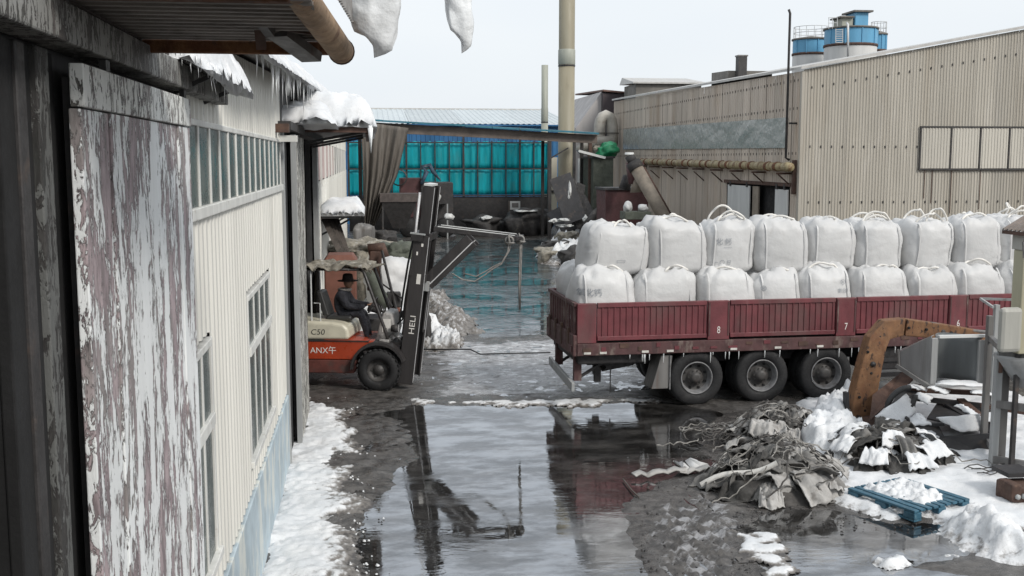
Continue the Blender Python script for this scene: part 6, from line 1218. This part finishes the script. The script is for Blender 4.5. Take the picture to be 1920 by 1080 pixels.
for k, (P_, m) in enumerate([([(1755, 785), (1800, 812), (1850, 808), (1836, 778)], 0), ([(1705, 800), (1746, 798), (1722, 774), (1700, 790)], 0), ([(1700, 727), (1738, 735), (1732, 728), (1702, 724)], 0), ([(1640, 782), (1690, 800), (1718, 772), (1700, 740)], 0), ([(1790, 762), (1828, 785), (1832, 778), (1800, 760)], 0), ([(1740, 728), (1775, 742), (1780, 736), (1750, 726)], 0), ([(1755, 722), (1845, 727), (1845, 718), (1760, 716)], 0), ([(1722, 820), (1760, 822), (1748, 810), (1718, 814)], 0), ([(1820, 738), (1862, 744), (1862, 740), (1822, 734)], 0), ([(1712, 745), (1740, 760), (1750, 745), (1722, 738)], 0), ([(1845, 790), (1880, 800), (1884, 780), (1850, 775)], 0)]):
    dd = [15.35, 15.75, 16.7, 15.85, 15.8, 16.5, 16.6, 15.5, 16.4, 16.3, 15.6][k]; c = [AY(x, y, dd + (.0 if i < 2 else .35)) for i, (x, y) in enumerate(P_)]; n = 10; A = np.zeros((n, n, 3))
    for i in range(n):
        for j in range(n):
            p = c[0].lerp(c[1], i / (n - 1)).lerp(c[3].lerp(c[2], i / (n - 1)), j / (n - 1)); e = min(i, j, n - 1 - i, n - 1 - j); A[i, j] = (p.x + .02 * math.sin(i * 3 + j * 5 + k), p.y, p.z + .015 + .03 * min(1, e / 2) + .012 * math.sin(i * 1.7 + k) * math.cos(j * 2.1))
    mb = MB(); mb.grid(A); mb.build('snow_patch', 'snow', sp, True, solid=.02)

# ------------------------------------------------------------------ right edge: rack, cabinet
rk = thing('steel_rack', 'grey angle steel rack with slatted top at the right edge', 'rack', G(1862, 882)); f0 = G(1862, 884)
def V3(px, py, d): return AY(px, py, d)
zt = AY(1862, 660, 14.4).z; rx0, ry0 = f0.x, f0.y
MB().box(rx0 - .04, rx0 + .07, ry0, ry0 + .08, 0, zt).build('leg', 'pale_steel', rk, bevel=.006); MB().box(rx0 + .08, rx0 + .25, ry0 + .1, ry0 + .18, 0, zt).build('leg', 'grey_steel', rk, bevel=.006)
pz = AY(1862, 560, 15.6).z; MB().box(rx0 + .55, rx0 + .64, ry0 + 1.2, ry0 + 1.28, 0, 2.15).build('leg', 'grey_steel', rk, bevel=.006)
MB().box(rx0 + 1.15, rx0 + 1.24, ry0 - 1.34, ry0 - 1.26, 0, zt).build('leg', 'grey_steel', rk, bevel=.006); MB().box(rx0 + 1.75, rx0 + 1.84, ry0 - .2, ry0 - .12, 0, zt).build('leg', 'grey_steel', rk, bevel=.006)
MB().beam((rx0 + 1.2, ry0 - 1.3, zt), (rx0 + 1.8, ry0 - .16, zt), .07, .09).build('side_bar', 'grey_steel', rk)
for z in (.18, 1.02, zt): MB().beam((rx0, ry0 + .04, z), (rx0 + 1.2, ry0 - 1.3, z), .07, .11).build('side_bar', 'grey_steel', rk, bevel=.005)
MB().beam((rx0 + .1, ry0 + .04, zt), (rx0 + .6, ry0 + 1.2, zt), .07, .09).build('side_bar', 'grey_steel', rk); MB().beam((rx0 + .1, ry0 + .04, .2), (rx0 + .6, ry0 + 1.2, .2), .07, .09).build('side_bar', 'grey_steel', rk)
for k in range(9): o_ = k * .14; MB().beam((rx0 + .02 + o_ * .68, ry0 + .06 - o_ * .75, zt + .07), (rx0 + .75 + o_ * .68, ry0 + .95 - o_ * .75, zt + .09), .05, .03).build('slat', 'pale_steel' if k % 2 else 'white_board', rk)
MB().tube([(rx0 + .35, ry0 - .1, zt - .5), (rx0 + .35, ry0 - .1, zt - .04)], [.10, .45], 12).build('funnel', 'galv', rk, True); MB().lathe([(.46, -.42), (.46, -.02), (.44, -.02)], (rx0 + .75, ry0 - .1, zt), 'z', 24).build('drum', 'galv', rk, True)
MB().beam((rx0 + .02, ry0, zt - .1), (rx0 + .02, ry0, zt - .3), .06, .05).build('lug', 'rust_brown', rk)
br = thing('trailer_stanchion', 'thin steel frame standing between the trailer and the cabinet', 'frame', G(1866, 830))
c0 = AY(1858, 800, 16.6); MB().box(c0.x - .03, c0.x + .05, 16.6, 16.68, 0, AY(1858, 572, 16.6).z).build('post', 'pale_steel', br, bevel=.005); MB().beam(AY(1838, 560, 16.9), AY(1862, 576, 16.5), .03, .04).build('arm', 'pale_steel', br); MB().beam(AY(1838, 560, 16.9), AY(1900, 562, 16.6), .03, .04).build('arm', 'pale_steel', br); MB().box(c0.x + .08, c0.x + .17, 16.7, 16.8, 0, 1.9).build('post', 'truck_red', br)
cbn = thing('cream_cabinet', 'cream steel cabinet under a small rusty tin roof', 'cabinet', Vector((AY(1905, 700, 14.0).x, 14.0, 0)))
cz0, cz1 = AY(1895, 665, 14.0).z, AY(1895, 470, 14.0).z; cx0 = AY(1893, 600, 14.25).x
MB().box(cx0, cx0 + 1.2, 14.0, 14.25, cz0, cz1).build('body', 'cream_cab', cbn, bevel=.02); MB().box(cx0 - .02, cx0 + 1.22, 13.99, 14.27, cz1, cz1 + .22).build('top_band', 'cab_grey', cbn, bevel=.01)
MB().box(AY(1874, 600, 14.0).x - .03, cx0 - .01, 13.9, 14.02, AY(1874, 655, 14.2).z, AY(1874, 572, 14.2).z).build('side_box', 'cab_grey', cbn, bevel=.06); MB().tube([(cx0 - .02, 13.97, cz1 - .1), (cx0 - .05, 13.96, cz1 + .12), (cx0 + .03, 13.97, cz1 + .2)], .012, 6).build('handle', 'grey_steel', cbn); MB().box(cx0 + .08, cx0 + .14, 13.975, 13.99, cz1 + .02, cz1 + .12).build('latch', 'dark_steel', cbn)
for x in (cx0 + .05, cx0 + 1.1): MB().box(x, x + .06, 14.1, 14.16, 0, cz0).build('leg', 'dark_steel', cbn)
rz0 = AY(1884, 435, 13.9).z; MB().corr((cx0 - .12, 13.75, rz0), (.0, 1, 0), (.86, 0, .5), (-.5, 0, .86), .62, .9, None, .1, .02).build('tin_roof', 'tin_roof', cbn, solid=.008); MB().beam((cx0 - .1, 13.78, rz0 - .03), (cx0 - .1, 14.36, rz0 - .03), .05, .05).build('roof_batten', 'rust_brown', cbn); MB().prism([(0, -.25), (1.2, -.25), (1.2, .55), (.75, .42)], (cx0 + .0, 13.86, rz0 + .02), (1, 0, 0), (0, 0, 1), (0, 1, 0), .04).build('gable_board', 'grey_steel', cbn)
# small engine block
en = thing('engine_block', 'small rusty engine block on the snow under the rack', 'engine', G(1905, 955)); e0 = G(1905, 957)
MB().box(e0.x - .06, e0.x + .35, e0.y, e0.y + .4, .06, .32).build('block', 'rust_brown', en, bevel=.03); MB().box(e0.x - .10, e0.x + .05, e0.y - .04, e0.y + .3, .12, .36).build('cover', 'rust_brown', en, bevel=.03)
for k in range(4): MB().tube([(e0.x - .02 + k * .09, e0.y - .02, .2), (e0.x - .02 + k * .09, e0.y - .07, .2)], .035, 8).build('port', 'pale_steel', en, True)
MB().beam((e0.x - .3, e0.y - .06, .05), (e0.x + .4, e0.y - .1, .05), .06, .06).build('foot', 'dark_steel', en); MB().box(e0.x + .0, e0.x + .4, e0.y + .2, e0.y + .6, .38, .44).build('lid', 'sheet_dark', en)
wr = thing('wire_scrap', 'loose bent wires on the snow before the rack foot', 'wire', G(1840, 880))
for k in range(5): p = G(1808 + 8 * k, 882 + 3 * k, .09); MB().tube([p + Vector((i * .11, .05 * math.sin(i * 1.3 + k), .03 + .05 * math.sin(i * .9 + k * 2) ** 2)) for i in range(7)], .009, 5).build('wire', 'dark_steel', wr)

# ------------------------------------------------------------------ blue pallet
A0, A1, A2 = G(1714, 980, .03), G(1593, 936, .03), G(1828, 948, .03)
ux = (A1 - A0); lx = ux.length; ang = math.atan2(ux.y, ux.x)
pa = thing('pallet', 'blue plastic pallet with a snow crust on top', 'pallet', A0, ang)
LX, LY = 1.12, 1.05
sgn = -1
def pb(mb, n, m, **k): return mb.build(n, m, pa, local=True, **k)
for i in range(3):
    for j in range(3):
        x = (0, LX / 2 - .09, LX - .18)[i]; y = -(0, LY / 2 - .07, LY - .14)[j]; pb(MB().box(x, x + .18, y - .14, y, .03, .115), 'foot_block', 'pallet_blue', bevel=.01)
for j in range(3): y = -(0, LY / 2 - .07, LY - .14)[j]; pb(MB().box(0, LX, y - .14, y, .0, .028), 'runner', 'pallet_blue', bevel=.006)
for k in range(9): y = -k * (LY - .09) / 8; pb(MB().box(0, LX, y - .088, y, .118, .15), 'deck_slat', 'pallet_blue', bevel=.006)
M4 = W[pa]; poly = [tuple((M4 @ Vector(p))[:2]) for p in ((.12, -.26, 0), (.55, -.16, 0), (1.06, -.10, 0), (1.1, -.75, 0), (1.05, -1.0, 0), (.35, -1.02, 0), (.14, -.7, 0))]
snow('snow_crust', poly, .07, .15, .05, 'broken snow crust lying on the blue pallet', seed=61, dirt=.25, dirt_in=-.05, res=.025, lump=7, wob=.08, base=-.01, z0=.155)

# scattered clods and pebbles in the wet mud
mb = MB(); rnd = random.Random(77)
def clod(mb, c, r):
    v = [Vector((math.cos(k * 1.047) * r * rnd.uniform(.6, 1.2), math.sin(k * 1.047) * r * rnd.uniform(.6, 1.2), 0)) for k in range(6)]
    b = len(mb.V); mb.V += [tuple(Vector(c) + p) for p in v] + [tuple(Vector(c) + p * .55 + Vector((0, 0, r * rnd.uniform(.5, .9)))) for p in v]
    for k in range(6): mb.F.append((b + k, b + (k + 1) % 6, b + 6 + (k + 1) % 6, b + 6 + k))
    mb.F.append(tuple(b + 6 + k for k in range(6)))
dirt_ = MB(); ice_ = MB()
for k in range(900):
    zone = rnd.choice((0, 0, 0, 1, 1, 3))
    px, py = ((rnd.gauss(652, 30), rnd.uniform(745, 1080)), (rnd.uniform(1200, 1420), rnd.uniform(900, 1080)), (rnd.uniform(780, 1250), rnd.gauss(762, 14)), (rnd.uniform(1380, 1720), rnd.uniform(940, 1000)))[zone]
    p = G(px, py); r = rnd.uniform(.006, .026) * (1 if zone != 2 else .8); clod(ice_ if rnd.random() < .4 and zone in (0, 2) else dirt_, (p.x, p.y, .012), r)
tag(dirt_.build('mud_clods', 'dark_junk'), 'small dark clods strewn over the wet ground', 'mud', kind='stuff'); o = ice_.build('ice_crumbs', 'snow'); tag(o, 'small crumbs of ice along the snow and puddle edges', 'ice', kind='stuff')
rl = thing('rubbish_stick', 'thin stick lying in the puddle before the front sack heap', 'stick', G(1185, 915)); MB().tube([G(1168, 898, .03), G(1185, 920, .03), G(1198, 932, .03)], .012, 6).build('stick', 'wood_plank', rl)
hs = tag(MB().tube([G(780, 655, .06), G(882, 655, .08), G(900, 664, .05), G(1032, 661, .05)], .018, 6).build('hose', 'decal_black', smooth=True), 'thin black hose lying across the slush behind the jib', 'hose')
